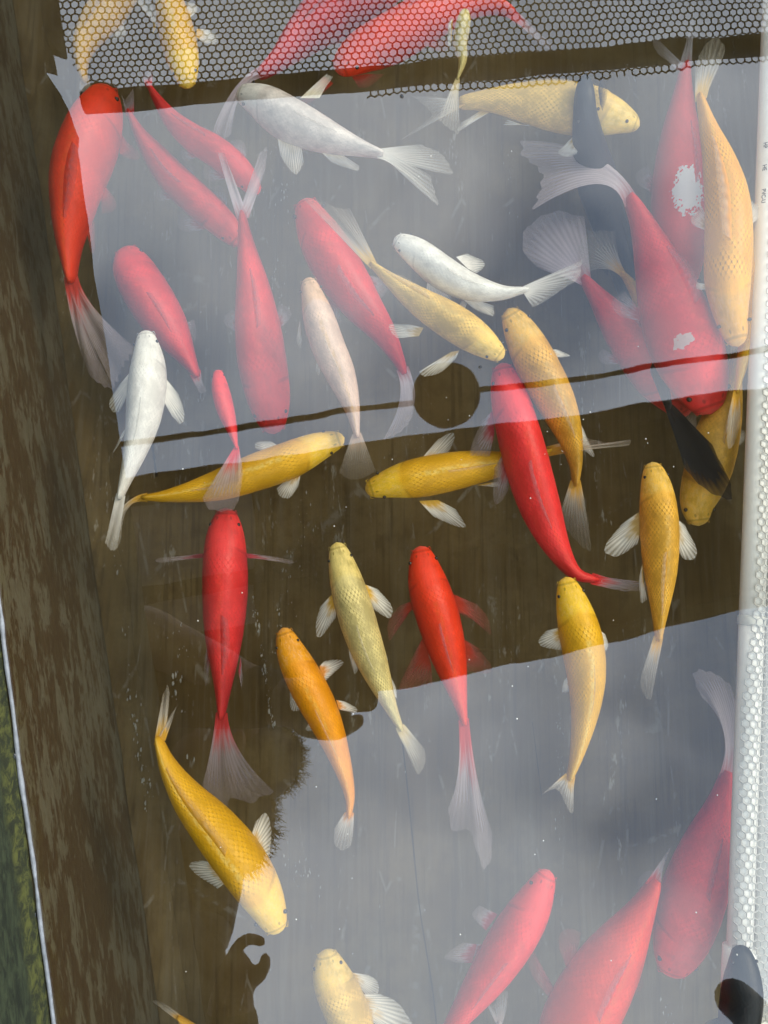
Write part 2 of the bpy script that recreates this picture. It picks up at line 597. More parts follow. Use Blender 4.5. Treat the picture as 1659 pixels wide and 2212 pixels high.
# stained wall: its rim is chipped; the rim's mirror image shows in the water
RIM = 0.272
rim_px = [(97, 75), (112, 112), (104, 150), (99, 158), (107, 162), (120, 146), (130, 143), (134, 150), (124, 166),
          (119, 190), (133, 212), (147, 240), (170, 300)]
rim = []
for (u, v) in rim_px:
    r = RC @ Vector(((u - 829.5) / F, (1106 - v) / F, -1))
    dn = r.x * EX.x + r.y * EX.y
    t = X0 / dn                                # mirrored ray meets the wall plane
    q = Vector((0, 0, H)) + r * t
    rim.append((q.x * EY.x + q.y * EY.y, -q.z))
prof = [(Y0, RIM + 0.004)]
k = 0
while Y0 + 0.04 * (k + 1) < rim[-1][0] - 0.02:
    k += 1
    y = Y0 + 0.04 * k
    prof.append((y, RIM + 0.004 * noise.noise(Vector((y * 9, 0.3, 0)))))
prof += sorted(rim[0:2] + rim[2:4] + rim[8:]) + [(rim[0][0] + 0.012, 0.275), (rim[0][0] + 0.02, 0.285), (Y1, 0.285)]
vv, ff = [], []
for (y, z) in prof:
    b = len(vv)
    vv += [T(X0, y, -D - 0.02), T(X0, y, 0.0), T(X0, y, z), T(X0 - TH, y, z - 0.04), T(X0 - TH, y, GZ)]
for i in range(len(prof) - 1):
    for k in range(4):
        a, b = i * 5 + k, (i + 1) * 5 + k
        ff.append((a, b, b + 1, a + 1))
tpart('wall', (vv, ff), MAT['wall'], False)
tpart('wall', tbox(X1, X1 + TH, Y0 - TH, Y1 + TH, GZ, 0.06), MAT['wall'])
tpart('wall', tbox(X0 - TH, X1, Y1, Y1 + TH, GZ, 0.2), MAT['wall'])
tpart('wall', tbox(X0 - TH, X1, Y0 - TH, Y0, GZ, 0.06), MAT['wall'])

# rounded mortar fillet in the corner of wall and floor
vv, ff = [], []
n = 90
for i in range(n + 1):
    y = Y0 + (Y1 - Y0) * i / n
    for k in range(6):
        an = math.pi / 2 * k / 5
        rr = 0.016 + 0.003 * noise.noise(Vector((y * 25, k * 0.5, 0)))
        vv.append(T(X0 + rr * (1 - math.sin(an)) + 0.0006, y, -D + rr * (1 - math.cos(an)) + 0.002))
for i in range(n):
    for k in range(5):
        a = i * 6 + k
        ff.append((a, a + 1, a + 7, a + 6))
tpart('corner_fillet', (vv, ff), MAT['floor'], True)

# meniscus on the water line, its sky glint painted as a lumpy grey bead
path, rad = [], []
n = 160
for i in range(n + 1):
    y = Y0 + (Y1 - Y0) * i / n
    path.append(T(X0 + 0.0018 + 0.0014 * noise.noise(Vector((y * 22, 1, 0))), y, 0.0008))
    rad.append(0.0011 * max(0.35, 1 + 1.1 * noise.noise(Vector((y * 60, 4, 0)))))
tpart('meniscus_bead', tube(path, rad, 10), MAT['bead'], True)

# seams and scratches in the floor
for pts, w in [([(868, 1590), (880, 1700), (893, 1830), (905, 1950), (922, 2060), (936, 2150), (944, 2230)], 0.0011),
               ([(1150, 1560), (1160, 1640), (1170, 1720)], 0.0006),
               ([(325, 930), (333, 990), (338, 1030)], 0.0018)]:
    c = catmull([P(u, v, -D + 0.0052) for u, v in pts], 40)
    vv, ff = [], []
    for i, p in enumerate(c):
        t = (c[min(i + 1, 39)] - c[max(i - 1, 0)]).normalized()
        s = Vector((t.y, -t.x, 0)) * w * (0.5 + 0.4 * noise.noise(p * 300))
        vv += [p - s, p + s]
    for i in range(39):
        ff.append((2 * i, 2 * i + 1, 2 * i + 3, 2 * i + 2))
    s_ = mk('seam', vv, ff, MAT['seam'], floor, False, origin=TO)

# lime scale flakes lying on the floor, in streaks
vv, ff = [], []


def flakes(line, spread, cnt, size):
    c = catmull([P(u, v, -D) for u, v in line], 60)
    for _ in range(cnt):
        p = c[random.randrange(60)]
        if noise.noise(p * 70) < 0.02:
            continue
        p = p + Vector((random.gauss(0, spread * 1.6), random.gauss(0, spread * 3), 0))
        p.z = -D + 0.0052
        k = random.randint(4, 6)
        b = len(vv)
        r = size * 0.75 * random.choice((0.3, 0.4, 0.5, 0.8, 1.3))
        for i in range(k):
            an = 2 * math.pi * i / k
            q = random.uniform(0.5, 1.2) * r
            vv.append(p + Vector((math.cos(an) * q * 0.55, math.sin(an) * q * 1.5, random.uniform(0, 0.001))))
        ff.append(tuple(range(b, b + k)))


flakes([(1213, 1440), (1205, 1560), (1208, 1660), (1206, 1760), (1212, 1850), (1205, 1900)], 0.0012, 170, 0.0011)
flakes([(262, 1200), (270, 1330), (280, 1460), (300, 1600), (330, 1760)], 0.0016, 150, 0.0016)
flakes([(665, 1110), (640, 1200), (610, 1300), (620, 1380)], 0.0035, 150, 0.0011)
flakes([(375, 1380), (385, 1440), (395, 1520), (410, 1640)], 0.0035, 60, 0.0017)
flakes([(430, 840), (445, 900), (455, 985)], 0.0009, 40, 0.0011)
flakes([(930, 940), (860, 960), (800, 980)], 0.004, 60, 0.0008)
flakes([(530, 1190), (548, 1290), (570, 1420), (590, 1560)], 0.0006, 120, 0.0016)
flakes([(1100, 330), (1105, 430), (1092, 560), (1080, 700)], 0.0015, 120, 0.0009)
flakes([(600, 330), (610, 440), (595, 560), (600, 700)], 0.003, 160, 0.0012)
flakes([(1330, 120), (1365, 190), (1330, 340)], 0.0005, 60, 0.0009)
flakes([(620, 1830), (650, 1880), (700, 1890)], 0.002, 60, 0.001)
flakes([(1425, 2165), (1440, 2190)], 0.0016, 25, 0.0014)
flakes([(700, 1600), (1000, 1700), (800, 1900), (1100, 2000)], 0.03, 120, 0.0008)
lf = mk('lime_flakes', vv, ff, MAT['lime'], floor, False, origin=TO)
lf['kind'] = 'stuff'

# ---------------------------------------------------------------- water
wv = [T(X0, Y0, 0), T(X1, Y0, 0), T(X1, Y1, 0), T(X0, Y1, 0)]
w = mk('water', wv, [(0, 1, 2, 3)], MAT['water'], smooth=False)
w['kind'] = 'structure'


m = N('murky_water')
vsn = m.n('ShaderNodeVolumeScatter')
vsn.inputs['Color'].default_value = (0.90, 0.66, 0.34, 1)
vsn.inputs['Density'].default_value = 1.3
vsn.inputs['Anisotropy'].default_value = 0.5
m.l(vsn.outputs[0], m.out.inputs['Volume'])
q = tbox(X0 + 0.001, X1 - 0.001, Y0 + 0.001, Y1 - 0.001, -D - 0.015, -0.0008)
mk('murky_water', q[0], q[1], m.m, None, False)['kind'] = 'stuff'

# ---------------------------------------------------------------- koi
BODY_W = [(0, 0.0), (0.006, 0.22), (0.018, 0.38), (0.04, 0.52), (0.08, 0.66), (0.13, 0.79), (0.18, 0.88), (0.24, 0.955), (0.32, 1.0),
          (0.42, 0.99), (0.52, 0.92), (0.62, 0.80), (0.72, 0.63), (0.82, 0.44), (0.91, 0.28), (0.97, 0.19), (1.0, 0.10)]
BODY_H = [(0, 0.0), (0.006, 0.15), (0.018, 0.28), (0.04, 0.42), (0.08, 0.56), (0.13, 0.74), (0.18, 0.90), (0.24, 1.04), (0.32, 1.14),
          (0.42, 1.15), (0.52, 1.06), (0.62, 0.92), (0.72, 0.74), (0.82, 0.55), (0.91, 0.42), (0.97, 0.36), (1.0, 0.28)]
NR, NS = 44, 24
FISH = {}


def fin_mesh(name, r0, r1, tips, mat, parent, O, sag=0.0, nu=22, nv=7, ripple=0.02, scal=0.015, ctrl=None):
    """a fin: rays run from the root edge r0-r1 to the tip curve"""
    tipc = catmull(tips, nu + 1) if len(tips) > 1 else [tips[0]] * (nu + 1)
    vv, ff, au, av = [], [], [], []
    size = max((tipc[nu // 2] - (r0 + r1) / 2).length, 1e-4)
    for j in range(nv + 1):
        v = j / nv
        for i in range(nu + 1):
            u = i / nu
            root = r0.lerp(r1, u)
            tp = tipc[i]
            vl = v * (1 + scal * math.sin(u * 40 + 1) * v)
            if ctrl is not None:
                cc = ctrl + (tp - (tipc[0] + tipc[-1]) / 2) * 0.25
                p = root * (1 - vl) ** 2 + cc * (2 * vl * (1 - vl)) + tp * vl ** 2
            else:
                p = root.lerp(tp, vl)
            p = p + Vector((0, 0, 1)) * (size * ripple * math.sin(u * 9 + v * 3) * v - sag * size * math.sin(v * 1.57) * math.sin(u * math.pi))
            p.z = min(p.z, -0.0015)
            vv.append(p)
            au.append(u)
            av.append(v)
    for j in range(nv):
        for i in range(nu):
            a = j * (nu + 1) + i
            ff.append((a, a + 1, a + nu + 2, a + nu + 1))
    return mk(name, vv, ff, mat, parent, True, {'u': au, 'v': av}, O)


def koi(label, pts, hw, z, style, tail=None, pec=(None, None), pel=(None, None), roll=0.0, dorsal=0.6, dr=(0.42, 0.70), anal=False,
        taillen=1.0, tz=0.0, group=None, barbel=True, tall=1.0):
    """pts: picture positions snout -> tail root, hw: half width in pixels, z: height (or one per point)"""
    mb, mf, mt, md = STYLE[style]
    zs = z if isinstance(z, (list, tuple)) else [z] * len(pts)
    W = [P(u, v, zz) for (u, v), zz in zip(pts, zs)]
    c = catmull(W, NR + 1)
    L = sum((b - a).length for a, b in zip(c, c[1:]))
    zm = sum(zs) / len(zs)
    hwm = hw * (H - zm) / F
    O = c[NR // 3].copy()
    root = empty('koi', O, label, 'koi', group)
    fr = []
    for i, p in enumerate(c):
        t = (c[min(i + 1, NR)] - c[max(i - 1, 0)]).normalized()      # towards the tail
        sd = Vector((0, 0, 1)).cross(t).normalized()
        up = t.cross(sd)
        if roll:
            q = Matrix.Rotation(roll, 3, t)
            sd, up = q @ sd, q @ up
        fr.append((p, t, sd, up))

    def at(s):
        x = s * NR
        i = min(int(x), NR - 1)
        f_ = x - i
        a, b = fr[i], fr[i + 1]
        return [a[k].lerp(b[k], f_) for k in range(4)]

    g1, g2, g3 = random.uniform(0.93, 1.06), random.uniform(-0.05, 0.05), random.uniform(0.92, 1.1)
    vv, ff, As, Aa = [], [], [], []
    # denser rings at the head
    ss = [((i / NR) ** 1.25) for i in range(NR + 1)]
    for i, s in enumerate(ss):
        p, t, sd, up = at(s)
        w_ = interp(BODY_W, s) * hwm * (1 + (g1 - 1) * math.exp(-((s - 0.1) / 0.1) ** 2) * 1.5 + g2 * math.sin(s * 6.28) + (g3 - 1) * math.exp(-((s - 0.7) / 0.2) ** 2))
        h_ = interp(BODY_H, s) * hwm * tall
        drop = 0.10 * hwm * (1 - min(s / 0.2, 1)) ** 2
        for k in range(NS):
            an = 2 * math.pi * k / NS
            sn, cs = math.sin(an), math.cos(an)
            ridge = 1.0 + (0.06 * max(cs, 0) ** 6 if 0.2 < s < 0.95 else 0)
            xx = w_ * (abs(sn) ** 0.9) * (1 if sn >= 0 else -1) * (1.0 - 0.08 * max(cs, 0))
            yy = h_ * cs * ridge
            vv.append(p + sd * xx + up * (yy - drop))
            As.append(s)
            Aa.append((an if an <= math.pi else an - 2 * math.pi) / math.pi)
    for i in range(NR):
        for k in range(NS):
            k2 = (k + 1) % NS
            ff.append((i * NS + k, i * NS + k2, (i + 1) * NS + k2, (i + 1) * NS + k))
    ff.append(tuple(range(NR * NS, (NR + 1) * NS)))
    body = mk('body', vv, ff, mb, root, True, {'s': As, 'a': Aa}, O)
    # eyes, barbels
    for sg in (-1, 1):
        p, t, sd, up = at(0.085)
        w_ = interp(BODY_W, 0.085) * hwm
        e = p + sd * sg * w_ * 0.92 + up * w_ * 0.30
        r = hwm * 0.085
        v1, f1 = ellipsoid(e, (r, r, r), 10, 8)
        mk('eye', v1, f1, MAT['eye'], root, True, None, O)
        if barbel:
            p, t, sd, up = at(0.02)
            w_ = interp(BODY_W, 0.02) * hwm
            b0 = p + sd * sg * w_ * 0.9
            path = [b0, b0 + sd * sg * hwm * 0.09 - t * hwm * 0.05 - up * hwm * 0.05, b0 + sd * sg * hwm * 0.15 + t * hwm * 0.12 - up * hwm * 0.16]
            mk('barbel', *tube(path, [hwm * 0.026, hwm * 0.02, hwm * 0.008], 6), mb, root, True,
               {'s': [0.03] * 18, 'a': [0.3] * 18}, O)

    def fz(u, v):
        """height of the fish near a picture position"""
        best = min(range(NR + 1), key=lambda i: (P(u, v, fr[i][0].z) - fr[i][0]).length)
        return fr[best][0].z, best

    # pectoral and pelvic fins
    for nm, spec, s0, s1, sz, mat in (('pectoral_fin', pec, 0.215, 0.285, 1.0, mf), ('pelvic_fin', pel, 0.47, 0.52, 0.62, mf)):
        for sg, sp in zip((-1, 1), spec):
            if sp == 0:
                continue
            if sp is None:
                pa, pb = at(s0), at(s1)
                wa, wb_ = interp(BODY_W, s0) * hwm, interp(BODY_W, s1) * hwm
                r0 = pa[0] + pa[2] * sg * wa * 0.86 - pa[3] * wa * 0.35
                r1 = pb[0] + pb[2] * sg * wb_ * 0.86 - pb[3] * wb_ * 0.4
                sd, t = pa[2] * sg, pa[1]
                q = hwm * sz * random.uniform(0.9, 1.1)
                tips = [r0 + sd * q * 0.75 + t * q * 0.55, r0 + sd * q * 1.0 + t * q * 1.05, r0 + sd * q * 0.85 + t * q * 1.5,
                        r1 + sd * q * 0.25 + t * q * 1.15]
                for k in tips:
                    k.z -= hwm * 0.15
            else:
                (a, b, tp) = sp
                z0, _ = fz(*a)
                z1 = z0 - hwm * 0.35
                r0, r1 = P(*a, z1), P(*b, z1)
                tips = [P(*k, z1 - hwm * 0.12) for k in tp]
            fin_mesh(nm, r0, r1, tips, mat, root, O, sag=0.04)
    # dorsal fin, folded over to one side
    if dorsal:
        s0, s1 = dr
        a, b = at(s0), at(s1)
        ha, hb = interp(BODY_H, s0) * hwm * tall, interp(BODY_H, s1) * hwm * tall
        nseg = 12
        vv, ff, au, av = [], [], [], []
        for i in range(nseg + 1):
            u = i / nseg
            p, t, sd, up = at(s0 + (s1 - s0) * u)
            h_ = interp(BODY_H, s0 + (s1 - s0) * u) * hwm * tall * 1.02
            ln = hwm * abs(dorsal) * 0.6 * (0.35 + 0.75 * math.sin(math.pi * min(1, 0.25 + u * 0.8)))
            for j in range(6):
                v = j / 5
                q = p + up * (h_ + ln * 0.28 * math.sin(v * 1.5)) + sd * (math.copysign(1, dorsal) * ln * v ** 1.3) + t * ln * 0.75 * v
                q.z = min(q.z, -0.001)
                vv.append(q)
                au.append(u)
                av.append(v)
        for i in range(nseg):
            for j in range(5):
                k = i * 6 + j
                ff.append((k, k + 1, k + 7, k + 6))
        mk('dorsal_fin', vv, ff, md, root, True, {'u': au, 'v': av}, O)
    if anal:
        (a, b, tp) = anal
        z0, _ = fz(*a)
        r0, r1 = P(*a, z0 - hwm * 0.3), P(*b, z0 - hwm * 0.3)
        fin_mesh('anal_fin', r0, r1, [P(*k, z0 - hwm * 0.5) for k in tp], mf, root, O)
    # tail fin
    p, t, sd, up = at(1.0)
    wr = hwm * 0.25
    r0, r1 = p - sd * wr - t * wr, p + sd * wr - t * wr
    if tail is None:
        ln = hwm * 2.3 * taillen
        tips = [p - sd * ln * 0.42 + t * ln, p - sd * ln * 0.2 + t * ln * 0.86, p + t * ln * 0.62, p + sd * ln * 0.2 + t * ln * 0.86,
                p + sd * ln * 0.42 + t * ln]
        fin_mesh('tail_fin', r0, r1, tips, mt, root, O, nv=10)
    else:
        tails = tail if isinstance(tail[0][0], (list, tuple)) else [tail]
        for tp in tails:
            ctrl = None
            if tp[-1] == 'c':
                ctrl = P(*tp[-2], p.z + tz)
                tp = tp[:-2]
            tips = [P(*k, p.z + tz) for k in tp]
            # keep the rays from crossing
            if ((tips[0] - r0).length + (tips[-1] - r1).length) > ((tips[0] - r1).length + (tips[-1] - r0).length):
                fin_mesh('tail_fin', r1, r0, tips, mt, root, O, nv=14, ctrl=ctrl)
            else:
                fin_mesh('tail_fin', r0, r1, tips, mt, root, O, nv=14, ctrl=ctrl)
    return root


RED, DRED = (0.82, 0.032, 0.034), (0.45, 0.012, 0.036)
ORR = (0.88, 0.085, 0.035)
YEL, GOLD, ORG, AMB = (0.84, 0.48, 0.02), (0.70, 0.37, 0.035), (0.80, 0.30, 0.004), (0.76, 0.41, 0.012)
PALE, WHT, PINK = (0.72, 0.47, 0.10), (0.78, 0.76, 0.72), (0.68, 0.49, 0.40)
FW = (0.93, 0.90, 0.83)
STYLE = {}


def style(k, body, fin, tail, **kw):
    dc = tuple(min(1, x * 1.05 + 0.015) for x in body)
    de = tuple(x * 0.6 + y * 0.4 for x, y in zip(body, fin[1]))
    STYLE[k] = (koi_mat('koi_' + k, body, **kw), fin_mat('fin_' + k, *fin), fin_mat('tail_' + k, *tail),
                fin_mat('dorsal_' + k, dc, de if body[1] > 0.1 or body[0] < 0.1 else (0.62, 0.22, 0.25), 0.95, 0.45, 0.5, 9.0, 0.22))


LIL = (0.50, 0.42, 0.45)                       # lilac grey of the clear fin skin
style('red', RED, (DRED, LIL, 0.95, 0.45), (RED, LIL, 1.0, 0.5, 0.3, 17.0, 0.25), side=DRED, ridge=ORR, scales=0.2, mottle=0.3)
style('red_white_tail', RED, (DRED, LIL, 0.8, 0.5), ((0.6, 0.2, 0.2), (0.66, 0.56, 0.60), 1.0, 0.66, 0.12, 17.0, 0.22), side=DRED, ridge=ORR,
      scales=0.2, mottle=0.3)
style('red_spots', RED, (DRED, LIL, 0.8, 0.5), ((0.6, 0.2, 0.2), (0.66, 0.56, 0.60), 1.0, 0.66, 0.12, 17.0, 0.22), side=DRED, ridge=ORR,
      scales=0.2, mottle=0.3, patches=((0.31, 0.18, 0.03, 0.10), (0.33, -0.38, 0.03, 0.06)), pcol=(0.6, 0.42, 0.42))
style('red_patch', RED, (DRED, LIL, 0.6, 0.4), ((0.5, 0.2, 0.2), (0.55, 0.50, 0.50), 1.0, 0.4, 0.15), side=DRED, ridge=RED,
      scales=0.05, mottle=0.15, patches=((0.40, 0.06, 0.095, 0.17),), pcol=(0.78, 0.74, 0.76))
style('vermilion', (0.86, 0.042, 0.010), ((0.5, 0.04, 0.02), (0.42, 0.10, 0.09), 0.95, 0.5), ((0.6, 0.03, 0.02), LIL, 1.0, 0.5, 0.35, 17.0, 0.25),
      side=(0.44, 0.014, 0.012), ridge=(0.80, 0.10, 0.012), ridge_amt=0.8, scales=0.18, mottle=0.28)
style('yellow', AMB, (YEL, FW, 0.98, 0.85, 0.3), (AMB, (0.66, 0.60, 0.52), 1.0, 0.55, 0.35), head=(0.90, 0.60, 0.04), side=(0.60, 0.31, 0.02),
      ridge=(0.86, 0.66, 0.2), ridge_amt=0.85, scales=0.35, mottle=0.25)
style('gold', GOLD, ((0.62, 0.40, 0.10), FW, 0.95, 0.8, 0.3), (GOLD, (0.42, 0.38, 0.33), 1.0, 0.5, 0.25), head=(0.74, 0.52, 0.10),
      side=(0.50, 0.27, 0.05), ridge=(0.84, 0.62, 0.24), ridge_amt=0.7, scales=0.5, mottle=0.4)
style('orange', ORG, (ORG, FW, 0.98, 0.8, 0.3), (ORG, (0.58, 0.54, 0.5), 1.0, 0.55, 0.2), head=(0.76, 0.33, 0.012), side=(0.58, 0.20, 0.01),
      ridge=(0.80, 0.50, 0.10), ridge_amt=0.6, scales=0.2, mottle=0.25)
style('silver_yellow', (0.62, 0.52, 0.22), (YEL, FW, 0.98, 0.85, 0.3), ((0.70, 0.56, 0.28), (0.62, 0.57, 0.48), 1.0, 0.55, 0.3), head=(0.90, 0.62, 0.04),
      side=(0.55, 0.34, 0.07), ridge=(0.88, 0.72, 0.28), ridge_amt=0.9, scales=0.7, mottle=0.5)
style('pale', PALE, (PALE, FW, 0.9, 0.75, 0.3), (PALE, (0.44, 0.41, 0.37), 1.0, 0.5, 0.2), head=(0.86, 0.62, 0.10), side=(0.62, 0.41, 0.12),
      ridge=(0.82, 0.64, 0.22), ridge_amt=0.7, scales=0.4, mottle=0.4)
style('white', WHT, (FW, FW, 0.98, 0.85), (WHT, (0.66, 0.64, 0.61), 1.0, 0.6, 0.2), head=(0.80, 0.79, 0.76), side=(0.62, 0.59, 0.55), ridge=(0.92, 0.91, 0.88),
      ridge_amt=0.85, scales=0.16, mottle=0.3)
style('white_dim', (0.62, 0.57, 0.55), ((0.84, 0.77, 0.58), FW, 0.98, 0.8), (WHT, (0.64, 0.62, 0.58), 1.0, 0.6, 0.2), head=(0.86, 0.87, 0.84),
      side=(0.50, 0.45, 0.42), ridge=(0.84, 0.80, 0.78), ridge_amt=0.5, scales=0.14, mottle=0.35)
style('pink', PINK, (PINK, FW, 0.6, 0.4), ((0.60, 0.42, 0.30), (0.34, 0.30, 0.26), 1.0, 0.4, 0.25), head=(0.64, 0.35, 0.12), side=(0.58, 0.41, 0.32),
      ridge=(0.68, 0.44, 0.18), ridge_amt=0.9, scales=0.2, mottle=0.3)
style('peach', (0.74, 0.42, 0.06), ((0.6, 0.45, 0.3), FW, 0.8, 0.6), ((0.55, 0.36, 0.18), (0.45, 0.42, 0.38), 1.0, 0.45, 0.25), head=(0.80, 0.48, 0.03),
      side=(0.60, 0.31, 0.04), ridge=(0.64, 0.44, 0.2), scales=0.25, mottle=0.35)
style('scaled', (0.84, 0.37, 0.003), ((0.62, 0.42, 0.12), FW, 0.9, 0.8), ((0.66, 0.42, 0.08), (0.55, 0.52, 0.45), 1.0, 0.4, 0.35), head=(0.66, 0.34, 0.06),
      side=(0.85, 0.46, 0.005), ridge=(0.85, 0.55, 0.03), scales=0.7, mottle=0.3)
style('black', (0.010, 0.014, 0.020), ((0.01, 0.014, 0.02), (0.02, 0.022, 0.026), 0.95, 0.8), ((0.012, 0.016, 0.022), (0.014, 0.018, 0.024), 1.0, 1.5, 0.35, 13.0, 0.15),
      head=(0.012, 0.016, 0.02), scales=0.1, mottle=0.1)
style('ghost', (0.5, 0.44, 0.42), ((0.4, 0.36, 0.34), (0.42, 0.40, 0.38), 0.6, 0.4), ((0.5, 0.42, 0.40), (0.45, 0.42, 0.42), 0.8, 0.55), scales=0.1)

# --- left side and top
koi('pale orange koi under the net reflection in the top left corner', [(285, -130), (272, -60), (245, 0), (208, 50), (182, 95), (176, 140), (184, 180)],
    40, -0.10, 'peach', tail=[(170, 205), (185, 235), (205, 220)], pec=(None, ((200, 55), (190, 85), [(165, 50), (148, 68), (152, 85), (165, 82)])))
koi('yellow koi at the top edge, head pointing down at the dark bar', [(405, 188), (397, 140), (384, 80), (370, 20), (355, -60), (340, -130)], 40, -0.045,
    'yellow', pec=(((425, 62), (424, 80), [(455, 65), (470, 80), (462, 95), (440, 92)]), ((338, 55), (330, 75), [(290, -2), (305, -5), (325, 5), (332, 20)])))
koi('large red koi pressed against the stained wall at upper left', [(226, 180), (214, 240), (192, 310), (168, 380), (156, 450), (150, 520), (151, 570), (154, 612)],
    62, -0.085, 'vermilion', tail=[[(178, 770), (192, 808), (225, 835), (245, 838), (158, 690), 'c'], [(245, 836), (262, 800), (285, 760), (282, 742), (175, 670), 'c']],
    dorsal=0.85, dr=(0.38, 0.72), pec=(0, ((262, 290), (258, 330), [(275, 305), (300, 330), (295, 345), (268, 340)])),
    pel=(((195, 470), (188, 500), [(205, 480), (205, 540), (195, 545)]), None))
koi('slim red koi crossing from the dark bar to the pair of red koi below', [(558, 418), (520, 372), (470, 330), (420, 300), (375, 262), (340, 215), (318, 178)],
    33, -0.11, 'red', tail=[(300, 130), (305, 155), (330, 140)], dorsal=-0.5)
koi('red koi slanting down to the right beside the slim red koi', [(522, 528), (480, 482), (425, 432), (375, 385), (335, 335), (300, 285), (278, 240)],
    38, -0.125, 'red', tail=[(262, 200), (270, 215), (288, 190)], anal=((420, 450), (400, 430), [(398, 452), (390, 440)]), dorsal=0.5)
koi('long red koi swimming down the middle left, head above the cable reflection', [(592, 937), (580, 860), (566, 780), (556, 700), (545, 610), (532, 530), (523, 460)],
    53, -0.095, 'red_white_tail', tail=[[(470, 330), (482, 330), (492, 350)], [(570, 380), (578, 320), (560, 330)]], dorsal=-0.5, pec=(0, 0))
koi('red koi pointing up left over the white koi head', [(268, 532), (292, 590), (330, 655), (368, 715), (405, 775), (428, 815)], 52, -0.11, 'red',
    tail=[(438, 830), (446, 845), (432, 850)], dorsal=0.4, pec=(0, 0), pel=(0, ((395, 700), (388, 740), [(420, 690), (424, 730), (408, 750)])))
koi('white koi with spread fins beside the stained wall', [(313, 712), (320, 780), (316, 850), (306, 920), (287, 990), (270, 1040), (258, 1078)], 41, -0.03,
    'white', tail=[(228, 1172), (240, 1188), (252, 1186)], pec=(((356, 815), (350, 860), [(385, 850), (398, 895), (390, 915), (372, 900)]),
    ((280, 805), (276, 845), [(255, 835), (236, 865), (240, 885), (254, 890), (268, 870)])),
    pel=(0, ((278, 915), (270, 935), [(258, 945), (243, 978), (256, 962)])), dorsal=0.25)
koi('broad red koi right of the pale pink koi', [(655, 428), (683, 495), (724, 570), (775, 648), (828, 718), (860, 775), (874, 808)], 56, -0.085,
    'red_white_tail', tail=[(896, 868), (888, 905), (862, 935), (828, 948), (892, 850), 'c'], dorsal=-0.55, pec=(0, 0))
koi('yellow koi with pale head touching the gold koi snout', [(1089, 772), (1040, 737), (980, 697), (912, 655), (850, 610), (800, 568)], 39, -0.03, 'pale',
    tail=[[(650, 425), (690, 432), (720, 447), (757, 450)], ], pec=(((1002, 672), (990, 665), [(1012, 650), (1003, 642), (996, 650)]),
    ((992, 757), (975, 760), [(985, 775), (950, 805), (915, 812), (906, 802)])),
    pel=(0, ((915, 708), (905, 726), [(880, 700), (842, 700), (845, 716), (858, 730)])), dorsal=-0.6, dr=(0.55, 0.9))
koi('white koi in the upper middle with fanned white fins', [(852, 512), (900, 545), (955, 588), (1012, 618), (1080, 632), (1140, 626)], 37, -0.028, 'white',
    tail=[(1258, 562), (1250, 600), (1215, 625), (1170, 655), (1150, 662)], pec=(((985, 555), (1010, 580), [(1010, 548), (1042, 562), (1046, 575), (1030, 590)]),
    ((925, 600), (945, 612), [(918, 640), (935, 652), (970, 668), (975, 640)])), pel=(0, ((995, 642), (1030, 648), [(1020, 665), (1064, 682), (1066, 660)])), dorsal=-0.35)
koi('pale pink koi with an orange head in the middle', [(664, 598), (681, 660), (706, 740), (736, 810), (760, 880), (772, 945)], 38, -0.045, 'pink',
    tail=[(732, 1020), (755, 1035), (785, 1032), (812, 1018)], pec=(0, ((648, 690), (650, 720), [(640, 735), (648, 752), (652, 740)])),
    pel=(0, ((688, 770), (692, 790), [(680, 800), (690, 815)])), dorsal=-0.3, dr=(0.4, 0.66))
koi('large white koi near the top with a forked tail', [(511, 195), (560, 217), (622, 257), (700, 292), (768, 316), (828, 334)], 46, -0.03, 'white_dim',
    tail=[[(910, 312), (950, 330), (978, 372), (960, 374)], [(930, 380), (948, 446), (930, 420), (885, 365)]],
    pec=(((648, 212), (690, 212), [(705, 160), (718, 165), (705, 185)]), ((598, 288), (648, 300), [(605, 335), (628, 368), (642, 374), (656, 350)])),
    pel=(0, ((690, 325), (730, 328), [(715, 350), (770, 368), (776, 358)])), dorsal=-0.35)
koi('pale yellow koi lying across the top right, crossed by a dark koi', [(1384, 268), (1330, 252), (1262, 240), (1180, 228), (1100, 218), (1040, 218), (992, 222)],
    47, -0.06, 'pale', roll=0.55, tail=[(890, 207), (925, 235), (930, 255), (880, 290), (866, 302)],
    pec=(0, ((1240, 292), (1250, 318), [(1218, 315), (1206, 328), (1222, 338), (1246, 332)])),
    pel=(0, ((1165, 268), (1130, 270), [(1150, 272), (1100, 268), (1088, 270), (1096, 258)])),
    anal=((1062, 240), (1040, 238), [(1010, 272), (988, 284), (996, 265)]), dorsal=-0.4)
koi('slim yellow and white koi hanging tail down from the net reflection', [(1006, 18), (1000, 55), (994, 92), (999, 130), (988, 172)], 17, -0.04, 'silver_yellow',
    tail=[(946, 258), (965, 272), (978, 283), (992, 288), (990, 240)], pec=(0, ((978, 40), (976, 85), [(968, 50), (967, 95), (974, 102)])), pel=(0, 0), dorsal=0)
koi('red koi behind the net reflection, its pale tail trailing past the white koi', [(880, -70), (800, -25), (715, 25), (650, 80), (600, 130), (560, 162)], 62, -0.115, 'red_white_tail',
    tail=[(452, 305), (460, 314), (478, 310), (500, 285), (500, 175), 'c'], dorsal=0.5, pec=(0, 0))
koi('bright red koi at the top, head against the dark bar', [(724, 150), (780, 112), (850, 80), (920, 40), (1000, 10), (1070, 12), (1110, 30)], 52, -0.075, 'vermilion',
    tail=[(1165, 68), (1195, 100), (1175, 105), (1140, 70)], dorsal=0.5, pec=(((760, 165), (790, 160), [(775, 190), (800, 185), (830, 160)]),
    ((700, 165), (720, 180), [(660, 205), (640, 230), (680, 215)])))

